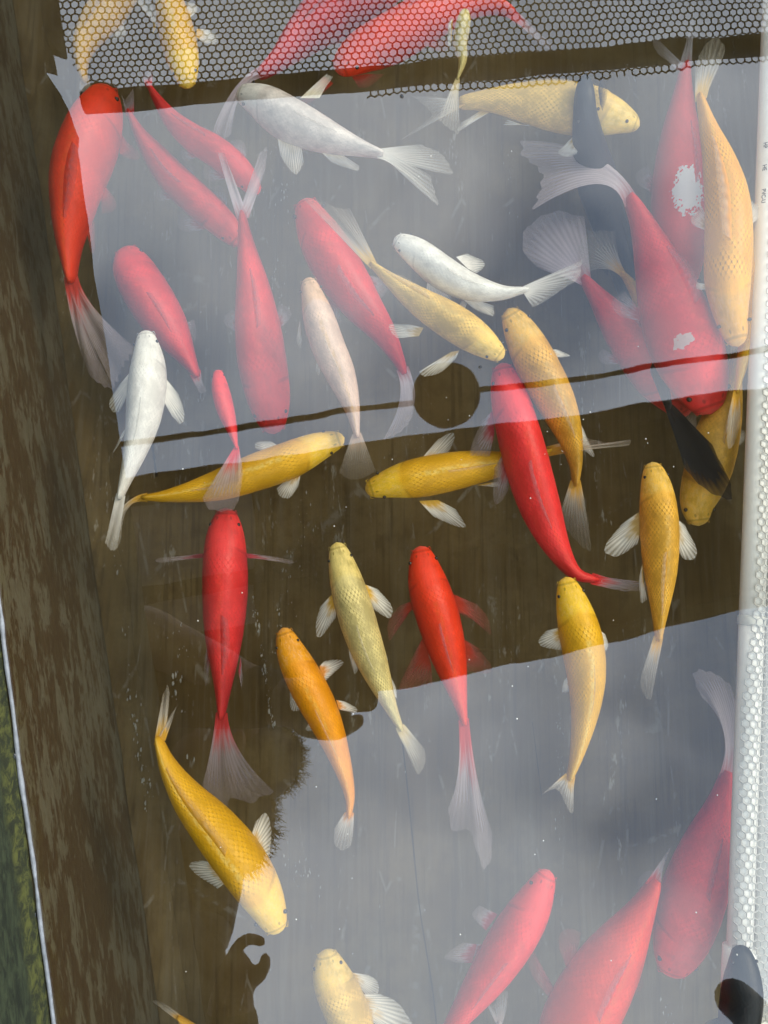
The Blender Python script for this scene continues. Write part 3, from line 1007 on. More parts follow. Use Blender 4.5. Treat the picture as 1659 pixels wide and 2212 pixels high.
# --- right side
koi('red koi with one white patch on its back at the right', [(1466, 655), (1467, 570), (1469, 470), (1468, 370), (1470, 270), (1476, 190), (1480, 140)], 63, -0.10, 'red_patch',
    tail=[[(1500, -5), (1492, 20), (1488, 70)], [(1410, 75), (1415, 110), (1440, 130)]], dorsal=-0.4, pec=(0, 0))
koi('big red koi with a long pale tail curling over its back', [(1540, 893), (1512, 820), (1478, 735), (1446, 650), (1415, 560), (1385, 480), (1358, 425)], 74, -0.075, 'red_spots',
    tail=[[(1128, 304), (1128, 330), (1150, 352), (1170, 380), (1165, 415), (1152, 452), (1318, 325), 'c']], dorsal=-0.6, pec=(((1545, 720), (1552, 745), [(1528, 655), (1520, 640), (1515, 690)]), 0))
koi('dim red koi beneath the big red koi with the long pale tail', [(1488, 897), (1445, 838), (1395, 770), (1340, 705), (1290, 640), (1258, 598)], 55, -0.12, 'red_white_tail',
    tail=[(1262, 470), (1200, 455), (1140, 490), (1128, 535), (1160, 575), (1225, 600)], dorsal=-0.5, pec=(0, ((1370, 770), (1400, 820), [(1300, 680), (1320, 760), (1350, 800)])))
koi('orange tailed koi mostly hidden under the big red koi', [(1462, 790), (1430, 725), (1395, 660), (1362, 612), (1342, 588)], 30, -0.115, 'gold',
    tail=[(1330, 500), (1290, 498), (1255, 520), (1250, 560), (1275, 585), (1320, 560), 'c'], dorsal=0, pec=(0, 0), pel=(0, 0))
koi('scaly golden koi along the white pipe, head down', [(1596, 748), (1580, 680), (1572, 600), (1574, 520), (1570, 430), (1552, 345), (1530, 275), (1511, 205)], 52, -0.04,
    'scaled', tail=[(1500, 150), (1518, 105), (1545, 82), (1566, 112), (1540, 160)], roll=-0.3, dorsal=0.8, dr=(0.36, 0.8), tall=1.0,
    pec=(0, ((1530, 615), (1530, 625), [(1505, 610), (1504, 622), (1512, 626)])))
koi('yellow koi squeezed between the scaly golden koi and the white pipe', [(1608, 500), (1622, 570), (1630, 640), (1622, 710), (1606, 780), (1590, 850)], 26, -0.05, 'yellow',
    tail=[(1600, 920), (1585, 960), (1570, 965), (1572, 910)], tz=0.02, dorsal=0.4, pec=(0, 0))
koi('amber koi with its head poking out below the dark koi', [(1512, 1136), (1508, 1085), (1530, 1015), (1548, 945), (1568, 870), (1584, 800), (1592, 755)], 50, -0.085,
    'peach', tail=[(1610, 690), (1600, 680), (1580, 720)], tz=0.02, pec=(0, ((1490, 985), (1488, 1010), [(1478, 950), (1466, 908), (1478, 905), (1490, 950)])), dorsal=0.4)
koi('blue black koi crossing the pale yellow koi and running under the red koi', [(1266, 156), (1264, 230), (1276, 330), (1306, 450), (1352, 580), (1402, 735), (1446, 880)], 42,
    [-0.036, -0.04, -0.075, -0.13, -0.14, -0.12, -0.075], 'black', tail=[(1478, 1010), (1520, 1052), (1560, 1076), (1578, 1074), (1572, 1030), (1540, 960)], tz=0.012, dorsal=0.3,
    pec=(((1292, 190), (1296, 225), [(1300, 160), (1312, 200), (1302, 240)]), 0))
koi('gold koi with a scaly back, snout touching the pale headed yellow koi', [(1098, 666), (1126, 720), (1162, 792), (1202, 870), (1230, 940), (1243, 1000), (1243, 1048)], 46,
    [-0.035, -0.04, -0.045, -0.05, -0.06, -0.07, -0.075], 'gold', tail=[(1206, 1118), (1225, 1145), (1258, 1182), (1276, 1186), (1272, 1130)],
    pec=(((1190, 755), (1195, 770), [(1205, 755), (1232, 768), (1215, 772)]), 0),
    pel=(((1245, 900), (1240, 930), [(1262, 930), (1285, 985), (1265, 975)]), 0), dorsal=-0.5)
koi('red koi left of the gold koi, its tail sweeping right', [(1084, 782), (1104, 870), (1130, 970), (1162, 1080), (1200, 1175), (1242, 1238), (1290, 1252)], 50, -0.052, 'red',
    tail=[(1360, 1262), (1408, 1258), (1415, 1272), (1350, 1278)], pec=(0, ((1066, 885), (1068, 935), [(1040, 910), (1018, 965), (1022, 988), (1058, 985)])),
    pel=(0, ((1090, 975), (1100, 1020), [(1068, 1010), (1066, 1075), (1078, 1088), (1098, 1060)])), dorsal=-0.45)
koi('yellow koi swimming left below the round reflection', [(789, 1059), (850, 1042), (930, 1027), (1010, 1012), (1090, 1000), (1150, 986), (1190, 972)], 44, -0.07, 'yellow',
    tail=[(1262, 945), (1330, 958), (1360, 950), (1355, 963), (1280, 968)], tz=0.02,
    pec=(((905, 1082), (945, 1080), [(935, 1115), (985, 1136), (1006, 1136), (985, 1100)]), ((898, 1005), (950, 1003), [(945, 950), (972, 935), (982, 945), (960, 1000)])),
    pel=(((1030, 1048), (1060, 1042), [(1065, 1052), (1080, 1050), (1078, 1042)]), 0), dorsal=-0.35)
koi('yellow koi swimming right, its tail beside the stained wall', [(744, 944), (692, 963), (622, 995), (552, 1020), (482, 1045), (420, 1061), (355, 1072), (308, 1075)], 41, -0.06,
    'yellow', tail=[(226, 1172), (236, 1186), (252, 1186), (262, 1160), (258, 1074), 'c'],
    pec=(((650, 1020), (632, 1025), [(645, 1050), (625, 1075), (605, 1072), (598, 1055)]), ((605, 965), (600, 985), [(585, 953), (555, 955), (552, 968), (575, 978)])),
    pel=(0, 0), dorsal=0.5, dr=(0.5, 0.75))
koi('small red koi ending in a brownish tail over the yellow koi', [(470, 798), (476, 840), (487, 885), (500, 925), (512, 970)], 21, -0.042, 'red',
    tail=[(438, 1075), (450, 1098), (485, 1104), (512, 1090), (525, 1020)], dorsal=0, pec=(0, ((468, 818), (468, 828), [(462, 800), (465, 795), (467, 815)])), pel=(0, 0))
koi('red koi heading straight up at lower left with thin side fins', [(488, 1096), (486, 1180), (486, 1270), (484, 1350), (483, 1430), (481, 1500), (478, 1552)], 48, -0.08,
    'red', tail=[(438, 1690), (444, 1735), (466, 1762), (484, 1770), (500, 1722), (535, 1735), (568, 1722), (592, 1710), (478, 1625), 'c'],
    pec=(((530, 1195), (531, 1205), [(580, 1200), (630, 1210), (628, 1218), (580, 1210)]), ((441, 1195), (441, 1205), [(400, 1200), (340, 1206), (345, 1216), (400, 1208)])),
    pel=(((520, 1420), (515, 1450), [(525, 1460), (522, 1490)]), ((450, 1380), (452, 1420), [(440, 1440), (442, 1480), (450, 1470)])), dorsal=0.7, dr=(0.5, 0.78))
koi('slim yellow koi with a silvery back and fanned fins', [(726, 1171), (744, 1240), (764, 1312), (790, 1392), (820, 1470), (846, 1532), (868, 1578)], 40, -0.028, 'silver_yellow',
    tail=[(918, 1618), (918, 1650), (902, 1672), (890, 1650)], pec=(((787, 1262), (797, 1290), [(815, 1272), (842, 1302), (848, 1322), (838, 1335), (805, 1315)]),
    ((716, 1285), (726, 1310), [(692, 1310), (682, 1350), (690, 1378), (725, 1335)])),
    pel=(((812, 1375), (820, 1400), [(825, 1392), (838, 1425), (828, 1425)]), ((752, 1385), (764, 1412), [(755, 1420), (766, 1455), (776, 1440)])),
    anal=((845, 1495), (838, 1480), [(858, 1510), (855, 1485), (846, 1465)]), dorsal=-0.3)
koi('orange koi half in the bright reflection, left of the silvery backed koi', [(610, 1356), (630, 1412), (665, 1482), (702, 1555), (735, 1640), (755, 1715), (754, 1765)], 38, -0.03, 'orange',
    tail=[(722, 1790), (722, 1822), (738, 1836), (758, 1825), (764, 1790)], pec=(((690, 1440), (697, 1465), [(700, 1428), (730, 1425), (742, 1433), (720, 1455), (704, 1470)]),
    ((635, 1470), (652, 1500), [(625, 1490), (628, 1530), (642, 1536), (654, 1525)])),
    pel=(((726, 1512), (732, 1532), [(745, 1515), (770, 1530), (768, 1540), (745, 1536)]), ((675, 1545), (685, 1565), [(660, 1575), (668, 1580), (684, 1572)])), dorsal=-0.25)
koi('red koi in the centre with large curved side fins', [(907, 1179), (924, 1260), (948, 1340), (970, 1420), (990, 1500), (1004, 1565)], 46, -0.07, 'vermilion',
    tail=[(968, 1745), (975, 1790), (992, 1800), (1012, 1790), (1030, 1840), (1048, 1880), (1062, 1850), (1064, 1800), (1012, 1680), 'c'],
    pec=(((978, 1283), (985, 1320), [(1030, 1305), (1055, 1335), (1060, 1372), (1040, 1350), (1000, 1330)]), ((892, 1298), (898, 1315), [(862, 1308), (838, 1345), (842, 1385), (855, 1350), (880, 1318)])),
    pel=(((1000, 1380), (1005, 1420), [(1035, 1400), (1062, 1440), (1055, 1455), (1010, 1450)]), ((915, 1375), (930, 1430), [(890, 1420), (862, 1485), (880, 1490), (935, 1480)])), dorsal=-0.3)
koi('yellow koi left of the white tailed golden koi, curving at its tail', [(1222, 1246), (1239, 1312), (1258, 1390), (1267, 1470), (1262, 1550), (1246, 1630), (1229, 1685)], 44, -0.035, 'yellow',
    tail=[(1168, 1718), (1195, 1705), (1210, 1712), (1225, 1745), (1238, 1758), (1236, 1720)],
    pec=(((1296, 1362), (1298, 1385), [(1308, 1370), (1314, 1395), (1300, 1420)]), ((1212, 1355), (1218, 1385), [(1180, 1362), (1164, 1385), (1175, 1398), (1215, 1405)])),
    pel=(0, ((1232, 1455), (1236, 1475), [(1218, 1470), (1214, 1495), (1228, 1495)])), dorsal=0.2)
koi('golden koi with white fins nearest the white pipe', [(1410, 997), (1420, 1070), (1425, 1150), (1427, 1230), (1426, 1300), (1424, 1350), (1422, 1385)], 41, -0.035, 'gold',
    tail=[(1385, 1455), (1386, 1490), (1404, 1512), (1416, 1470)], pec=(((1458, 1118), (1460, 1165), [(1480, 1135), (1504, 1180), (1502, 1205), (1480, 1208), (1462, 1185)]),
    ((1382, 1105), (1382, 1155), [(1345, 1130), (1308, 1180), (1315, 1198), (1340, 1200), (1378, 1175)])),
    pel=(0, ((1388, 1215), (1390, 1255), [(1380, 1250), (1385, 1300), (1398, 1295)])), dorsal=-0.55, dr=(0.5, 0.85))
koi('big yellow koi at lower left, head down into the bright reflection', [(602, 2019), (570, 1942), (520, 1862), (465, 1792), (405, 1722), (363, 1655), (340, 1592)], 52, -0.03, 'yellow',
    tail=[[(352, 1500), (362, 1478), (366, 1500)], [(386, 1515), (380, 1528), (360, 1555)]],
    pec=(((468, 1865), (490, 1905), [(435, 1858), (408, 1868), (425, 1890), (470, 1920)]), ((540, 1815), (562, 1860), [(552, 1775), (575, 1757), (586, 1800), (580, 1868)])),
    pel=(0, 0), dorsal=-0.7, dr=(0.42, 0.86))
koi('yellow koi cut by the bottom edge, centre left', [(703, 2053), (716, 2110), (740, 2165), (766, 2225), (785, 2300), (795, 2380)], 44, -0.05, 'pale',
    pec=(((772, 2148), (782, 2190), [(815, 2145), (860, 2170), (890, 2215), (880, 2240), (820, 2220)]), None), dorsal=0.3)
koi('red koi at the bottom centre, head up and to the right', [(1188, 1881), (1150, 1958), (1106, 2030), (1060, 2100), (1012, 2168), (965, 2235), (940, 2280)], 45, -0.085, 'red',
    pec=(((1135, 2010), (1120, 2030), [(1110, 2040), (1095, 2080), (1085, 2070)]), ((1075, 1975), (1050, 2010), [(1035, 1955), (1020, 1975), (1028, 1990)])),
    pel=(None, ((1030, 2040), (1020, 2080), [(1000, 2035), (960, 2068), (985, 2080)])), dorsal=-0.4)
koi('largest red koi at the bottom edge, tail up', [(1170, 2370), (1205, 2300), (1245, 2215), (1292, 2130), (1342, 2045), (1390, 1960), (1418, 1900)], 70, -0.075, 'vermilion',
    tail=[(1440, 1840), (1450, 1830), (1432, 1870)], pec=(0, ((1205, 2180), (1215, 2150), [(1150, 2110), (1136, 2060), (1150, 2050), (1160, 2100)])), dorsal=0.5)
koi('red koi at lower right with a broad grey tail against the pipe', [(1450, 2114), (1470, 2030), (1500, 1930), (1532, 1830), (1556, 1740), (1571, 1665)], 62, -0.085, 'red_white_tail',
    tail=[(1578, 1480), (1545, 1455), (1500, 1448), (1502, 1475), (1520, 1510), (1600, 1570), 'c'], dorsal=0.5,
    pec=(0, None), pel=(((1560, 1890), (1550, 1920), [(1575, 1900), (1540, 1960), (1535, 1950)]), 0))
koi('blue black koi head rising in front of the pipe joint at bottom right', [(1602, 2043), (1606, 2100), (1602, 2165), (1590, 2240), (1570, 2330), (1550, 2400)], 40, -0.022, 'black', dorsal=0, pec=(0, 0))
koi('small orange tailed koi leaving the frame at bottom left', [(500, 2330), (460, 2280), (425, 2240), (400, 2212), (384, 2196)], 24, -0.06, 'gold',
    tail=[(328, 2162), (345, 2162), (362, 2172)], dorsal=0, pec=(0, 0), pel=(0, 0))
koi('pinkish koi tail showing at the bottom edge beside the red koi', [(1095, 2400), (1092, 2340), (1086, 2275), (1078, 2205)], 26, -0.09, 'ghost',
    tail=[(1034, 2132), (1048, 2150), (1062, 2172), (1078, 2150), (1096, 2140), (1096, 2175)], dorsal=0, pec=(0, 0), pel=(0, 0))

# ---------------------------------------------------------------- white pipe with net, in the water at the right
PZ = -0.044
PR = 0.0073
pa, pb = P(1671, 60, PZ), P(1598, 2040, PZ)
pd = (pb - pa).normalized()
pa2, pb2 = pa - pd * 0.25, pb + pd * 0.02
ps = Vector((-pd.y, pd.x, 0)).normalized()
if ps.x < 0:
    ps = -ps                                              # towards the right of the picture
div = empty('net_divider', (pa2 + pb2) / 2, 'white plastic pipe with pale hexagonal net lying in the water along the right edge', 'pipe frame')
DO = div.location.copy()


def dpart(name, vf, mat, smooth=True):
    return mk(name, vf[0], vf[1], mat, div, smooth, origin=DO)


def along(c0, c1, r, n=32):
    q = [c0 + (c1 - c0) * (i / 8) for i in range(9)]
    return tube(q, r, n)


joint = pa + pd * (P(1620, 1340, PZ) - pa).dot(pd)
pipe1 = dpart('pipe', along(pa2, joint, PR), MAT['pvc'])
dpart('pipe', along(joint, pb2, PR * 0.985), MAT['pvc'])
o2 = ps * 0.0158 + Vector((0, 0, -0.002))
dpart('pipe', along(pa2 + o2, pb2 + pd * 0.05 + o2, PR), MAT['pvc'])
dpart('pipe_ring', tube([joint - pd * 0.003, joint - pd * 0.0022, joint + pd * 0.0022, joint + pd * 0.003], [PR * 1.02, PR * 1.1, PR * 1.1, PR * 1.02], 32), MAT['pvc_ring'])
el = pa + pd * (P(1598, 2046, PZ) - pa).dot(pd)
dpart('socket', tube([el - pd * 0.0005, el + pd * 0.0005, el + pd * 0.022, el + pd * 0.03], [PR * 1.02, PR * 1.28, PR * 1.28, PR * 1.22], 32), MAT['pvc'])
e2 = el + pd * 0.028
bend = [e2 + pd * 0.016 * math.sin(a) + ps * 0.016 * (1 - math.cos(a)) for a in [math.pi / 2 * i / 8 for i in range(9)]]
dpart('elbow', tube(bend, PR * 1.22, 28), MAT['pvc'])
dpart('pipe', along(bend[-1] - ps * 0.004, bend[-1] + ps * 0.12, PR), MAT['pvc'])
dpart('pipe', along(pa2 + ps * 0.004, pa2 + ps * 0.12, PR * 0.99), MAT['pvc'])


def hex_edges(n_i, n_j, pitch):
    """edges of a honeycomb in the plane, rows along x"""
    a = pitch / math.sqrt(3)
    es = set()

    def key(x, y):
        return (round(x / a * 1000), round(y / a * 1000))
    pts = {}
    for j in range(n_j):
        for i in range(n_i):
            cx = (i + 0.5 * (j % 2)) * pitch
            cyy = j * 1.5 * a
            c = [(cx + a * math.sin(math.pi / 3 * k), cyy + a * math.cos(math.pi / 3 * k)) for k in range(6)]
            for k in range(6):
                p, q = c[k], c[(k + 1) % 6]
                kp, kq = key(*p), key(*q)
                pts[kp], pts[kq] = p, q
                if (kq, kp) not in es:
                    es.add((kp, kq))
    return [(pts[p], pts[q]) for p, q in es]


def strands(edges, fn, r):
    """each strand a four sided bar between mapped points"""
    vv, ff = [], []
    for p, q in edges:
        A, B = fn(*p), fn(*q)
        if A is None or B is None:
            continue
        t = B - A
        if t.length < 1e-6:
            continue
        t.normalize()
        ref = Vector((0, 0, 1)) if abs(t.z) < 0.9 else Vector((1, 0, 0))
        s = t.cross(ref).normalized()
        u = s.cross(t)
        b = len(vv)
        A, B = A - t * r * 0.4, B + t * r * 0.4
        for C in (A, B):
            vv += [C + s * r, C + u * r, C - s * r, C - u * r]
        for k in range(4):
            k2 = (k + 1) % 4
            ff.append((b + k, b + k2, b + 4 + k2, b + 4 + k))
    return vv, ff


# pale net wrapped over the right flank of the pipe, then hanging down
LEN = (pb2 - pa2).length + 0.03
NP = 0.0046
NR_ = PR + 0.0009


Y_A, Y_B, Y_C = [(P(1630, v, PZ) - pa2).dot(pd) for v in (1180, 1340, 1520)]


def wrap(x, y):
    if y > LEN:
        return None
    c = pa2 + pd * y
    # arc position: net starts further up the pipe's crown towards the bottom of the picture
    st = math.radians(interp([(0, 0.01), (Y_A, 0.01), (Y_B, -5), (Y_C, -36), (9, -40)], y))
    L1 = (0 - st) * NR_                       # up to the crown of the first pipe
    jig = Vector((noise.noise(c * 90), 0, noise.noise(c * 70 + Vector((3, 0, 0))))) * 0.0004
    if x < L1:
        an = st + x / NR_
        return c + ps * (math.sin(an) * NR_) + Vector((0, 0, math.cos(an) * NR_)) + jig
    x -= max(L1, 0)
    if x < 0.0158:
        return c + ps * x + Vector((0, 0, NR_ - 0.002 * x / 0.0158)) + jig
    an = (x - 0.0158) / NR_
    if an <= math.pi * 0.75:
        return c + o2 + ps * (math.sin(an) * NR_) + Vector((0, 0, math.cos(an) * NR_)) + jig
    ex = (an - math.pi * 0.75) * NR_
    base = c + o2 + ps * (math.sin(math.pi * 0.75) * NR_ + ex * 0.25) + Vector((0, 0, math.cos(math.pi * 0.75) * NR_ - ex * 0.95))
    return base if base.z > -D + 0.01 else None


dpart('net', strands(hex_edges(26, int(LEN / (1.5 * NP / math.sqrt(3))) + 2, NP), wrap, 0.00042), MAT['net_light'], False)


def lettering(txt, y0, size):
    """printed letters laid on the pipe, read downwards"""
    cu = bpy.data.curves.new('t', 'FONT')
    cu.body = txt
    cu.size = 1.0
    cu.offset = 0.018
    cu.resolution_u = 3
    ob = bpy.data.objects.new('t', cu)
    COL.objects.link(ob)
    dg = bpy.context.evaluated_depsgraph_get()
    me = ob.evaluated_get(dg).to_mesh()
    vv = []
    for v in me.vertices:
        x, y = v.co.x * size, v.co.y * size
        an = math.radians(-52) + y / PR
        c = pa2 + pd * (y0 + x)
        vv.append(c + ps * math.sin(an) * (PR + 0.00025) + Vector((0, 0, math.cos(an) * (PR + 0.00025))))
    ff = [tuple(p.vertices) for p in me.polygons]
    ob.evaluated_get(dg).to_mesh_clear()
    bpy.data.objects.remove(ob)
    bpy.data.curves.remove(cu)
    mk('lettering', vv, ff, MAT['ink'], pipe1, False, origin=DO)


for txt, v in (('HP', 318), ('HE', 366), ('PVC-U', 418)):
    lettering(txt, (P(1650, v, PZ) - pa2).dot(pd), 0.0033)

# ---------------------------------------------------------------- things on the water
for (u, v, r, lb) in [(868, 208, 0.0011, 'small air bubble floating beside the large white koi tail'), (1037, 793, 0.0009, 'tiny air bubble floating right of the round reflection'),
                      (72, 1975, 0.0026, 'large air bubble stuck to the grey meniscus bead on the water line'), (30, 1632, 0.0022, 'air bubble caught at the water line beside green moss')]:
    c = P(u, v, 0.0)
    o = mk('bubble', *ellipsoid(Vector((0, 0, 0.0002)), (r, r, r * 0.9), 16, 12), MAT['bubble'], None, True)
    o.location = c
    tag(o, lb, 'bubble', 'bubbles on the water')
vv, ff = [], []
for (u, v) in [(1395, 948), (1275, 890), (1260, 906), (1399, 957), (1530, 935), (1213, 973), (1182, 932), (1215, 975), (1455, 1008), (1325, 1340), (1320, 2075), (1592, 2062), (1190, 765), (1212, 1003), (1300, 1255), (395, 1013)] + \
        [(random.uniform(300, 1560), random.uniform(250, 2150)) for _ in range(40)]:
    v1, f1 = ellipsoid(P(u, v, -0.0006), [random.uniform(0.0002, 0.0005)] * 3, 6, 4)
    b = len(vv)
    vv += v1
    ff += [tuple(i + b for i in q) for q in f1]
sp = mk('floating_specks', vv, ff, MAT['pvc'], None, True)
tag(sp, 'white specks of food dust floating just under the surface', 'specks')
sp['kind'] = 'stuff'

# ---------------------------------------------------------------- overhead: all of this shows only as mirror image
# net lid resting across the tank near the top of the picture
NH = 0.275
ba, bb = M(240, 218, NH), M(1608, 100, NH)
bdir = (bb - ba).normalized()
bperp = Vector((-bdir.y, bdir.x, 0))
lid = empty('hexagonal_net', (ba + bb) / 2, 'backlit hexagonal net on a plastic pipe frame laid across the far end of the tank', 'net')
LO = lid.location.copy()
mk('pipe', *tube([ba - bdir * 0.026 + (bb - ba) * (i / 6) * 1.35 for i in range(7)], 0.0103, 24), MAT['dark'], lid, True, origin=LO)  # plastic pipe against the sky, its backlit shade put into the colour
for q in (bb + bdir * 0.15,):
    mk('pipe', *tube([q, q + bperp * 0.55], 0.0101, 24), MAT['dark'], lid, True, origin=LO)
vv, ff = ellipsoid(M(218, 208, NH), (0.019, 0.012, 0.012), 18, 12)
mk('corner_knot', vv, ff, MAT['dark'], lid, True, origin=LO)
NP2 = 0.0074
na = M(120, 250, NH + 0.004)
no_ = Vector((na.x, na.y, NH + 0.012))


def lidnet(x, y):
    q = no_ + bdir * x + bperp * y
    wv_ = Vector((noise.noise(q * 9), noise.noise(q * 9 + Vector((5, 1, 0))), 0)) * 0.0045
    q = q + wv_ + Vector((0, 0, 0.006 * noise.noise(q * 6)))
    d = (q - ba).dot(bperp)
    x_ = (q - ba).dot(bdir)
    lim = -0.0145 if x_ > 0.24 else -0.002
    if d < lim + 0.002 * noise.noise(q * 400):
        return None
    if x_ < max(-0.062, -0.016 - 0.42 * d) + 0.006 * noise.noise(Vector((d * 60, 2, 0))):
        return None
    return q


mk('net', *strands(hex_edges(102, 66, NP2), lidnet, 0.00082), MAT['net_backlit'], lid, False, origin=LO)

# cable with a round disc strung across, and roof canopy
CH = 1.3
ca, cb = M(150, 978, CH), M(1700, 749, CH)
cdir = (cb - ca).normalized()
disc_c = M(965, 853, CH)
e0, e1 = ca - cdir * 2.2, cb + cdir * 2.2
cab = empty('overhead_cable', e0, 'dark cable stretched above the tank', 'cable')
path = []
for i in range(61):
    t = i / 60
    p = e0.lerp(e1, t)
    p.z += 0.006 * noise.noise(Vector((t * 40, 0, 3)))
    p.y += 0.006 * noise.noise(Vector((t * 35, 7, 3)))
    path.append(p)
mk('cable', *tube(path, 0.0068, 12), MAT['dark'], cab, True, origin=e0)
dsc = empty('round_disc', disc_c, 'dark round disc hanging on the overhead cable', 'lamp')
vv, ff = [], []
rr = 76 * (H + CH) / F
prof_ = [(0.0, -0.012), (0.5, -0.012), (0.92, -0.010), (1.0, -0.004), (1.0, 0.006), (0.9, 0.02), (0.4, 0.035), (0.0, 0.037)]
for (q, zz) in prof_:
    for k in range(48):
        an = 2 * math.pi * k / 48
        vv.append(disc_c + Vector((math.cos(an) * q * rr, math.sin(an) * q * rr, zz)))
for i in range(len(prof_) - 1):
    for k in range(48):
        k2 = (k + 1) % 48
        ff.append((i * 48 + k, i * 48 + k2, (i + 1) * 48 + k2, (i + 1) * 48 + k))
mk('shade', vv, ff, MAT['dark'], dsc, True, origin=disc_c)
hk = M(1040, 851, CH)
mk('hook', *tube([hk - cdir * 0.02, hk + cdir * 0.01 + bperp * 0.004, hk + cdir * 0.028, hk + cdir * 0.04], 0.0022, 8), MAT['dark'], dsc, True, origin=disc_c)
hk = M(892, 868, CH)
mk('hook', *tube([hk + cdir * 0.02, hk, hk - cdir * 0.02 + bperp * 0.003], 0.0022, 8), MAT['dark'], dsc, True, origin=disc_c)

KH = 2.3
k1, k2 = M(280, 1032, KH), M(1600, 846, KH)
k3, k4 = M(870, 1484, KH), M(1590, 1322, KH)
d1, d2 = (k2 - k1).normalized(), (k4 - k3).normalized()
A1, A2 = k1 - d1 * 3.0, k2 + d1 * 2.6
B1, B2 = k3 - d2 * 3.4, k4 + d2 * 2.6
can = empty('canopy', Vector((A1.x, A1.y, GZ)), 'dark timber canopy roof standing above the tank', 'canopy')
KO = can.location.copy()
mk('roof_panel', *hexa([A1 + Vector((0, 0, .05)), A2 + Vector((0, 0, .05)), B2 + Vector((0, 0, .05)), B1 + Vector((0, 0, .05)),
                        A1 + Vector((0, 0, .08)), A2 + Vector((0, 0, .08)), B2 + Vector((0, 0, .08)), B1 + Vector((0, 0, .08))]), MAT['timber'], can, False, origin=KO)
for (a, b) in ((A1, A2), (B1, B2), ((A1 + B1) / 2, (A2 + B2) / 2)):
    t = (b - a).normalized()
    s = Vector((-t.y, t.x, 0)) * 0.03
    sg = 1 if (a - (A1 + B1) / 2).dot(s) <= 0 else -1
    o_ = s * sg if a not in () else s
    a_, b_ = a + o_, b + o_
    z0, z1 = Vector((0, 0, -0.03)), Vector((0, 0, 0.047))
    mk('beam', *hexa([a_ - s + z0, b_ - s + z0, b_ + s + z0, a_ + s + z0, a_ - s + z1, b_ - s + z1, b_ + s + z1, a_ + s + z1]), MAT['timber'], can, False, origin=KO)
for q in (A1.lerp(B1, .1), A2.lerp(B2, .1), A1.lerp(B1, .9), A2.lerp(B2, .9)):
    s = 0.05
    mk('post', *hexa([Vector((q.x + dx * s, q.y + dy * s, z)) for z in (GZ, KH - 0.035) for dx, dy in ((-1, -1), (1, -1), (1, 1), (-1, 1))]), MAT['timber'], can, False, origin=KO)

q = [M(u, v, KH) for (u, v) in ((120, 1110), (545, 1062), (545, 1350), (120, 1405))]  # pale board added under the canopy to lighten its mirror image
mk('added_pale_board', *hexa([p + Vector((0, 0, 0.03)) for p in q[::-1]] + [p + Vector((0, 0, 0.046)) for p in q[::-1]]), MAT['board'], can, False, origin=KO)

# leaning pole whose round end is mirrored at the lower right
p0 = M(1588, 2160, 0.45)
p1 = M(1690, 2245, 0.45)
dr_ = (p1 - p0).normalized()
pp = [p0 + dr_ * (x * 1.5) + Vector((0, 0, -x)) for x in (0, 0.1, 0.3, 0.6, 1.0)]
pr = 0.0205
cap_ = [p0 - (pp[1] - p0).normalized() * pr * math.cos(a) for a in (0.01, 0.4, 0.8, 1.2)]
pol = mk('pole', *tube(cap_ + pp, [pr * math.sin(a) + 0.0003 for a in (0.01, 0.4, 0.8, 1.2)] + [pr] * 5, 24), MAT['dark'], None, True)
tag(pol, 'black round ended pole leaning in over the tank corner', 'pole')

# phone and photographer (mirrored as a silhouette at lower left)
pz0, pz1 = H + 0.006, H + 0.014
cs_ = [M(682, 1232, pz0), M(814, 1232, pz0), M(814, 1540, pz0), M(682, 1540, pz0)]
x0, x1 = cs_[0].x, cs_[1].x
y0, y1 = cs_[2].y, cs_[0].y
out = []
rc = 0.011
for cx, cyy, a0 in ((x1 - rc, y1 - rc, 0), (x0 + rc, y1 - rc, 90), (x0 + rc, y0 + rc, 180), (x1 - rc, y0 + rc, 270)):
    for k in range(6):
        an = math.radians(a0 + 18 * k)
        out.append((cx + rc * math.cos(an), cyy + rc * math.sin(an)))
n = len(out)
vv = [Vector((a, b, pz0)) for a, b in out] + [Vector((a, b, pz1)) for a, b in out]
ff = [tuple(range(n))[::-1], tuple(range(n, 2 * n))] + [(i, (i + 1) % n, n + (i + 1) % n, n + i) for i in range(n)]
ph = mk('phone', vv, ff, MAT['phone'], None, False)
tag(ph, 'black phone held flat above the water', 'phone')


def remeshed(name, vf, mat, parent, O, vox):
    o = mk(name, vf[0], vf[1], mat, parent, True, origin=O)
    r = o.modifiers.new('r', 'REMESH')
    r.mode = 'VOXEL'
    r.voxel_size = vox
    r.use_smooth_shade = True
    s = o.modifiers.new('s', 'SMOOTH')
    s.iterations = 4
    return o


def limb(pts, rad, k=10):
    c = catmull(pts, k)
    rs = [interp([(i / (len(rad) - 1), r) for i, r in enumerate(rad)], j / (k - 1)) for j in range(k)]
    return join(tube(c, rs, 14), ellipsoid(c[0], [rs[0]] * 3, 12, 8), ellipsoid(c[-1], [rs[-1]] * 3, 12, 8))


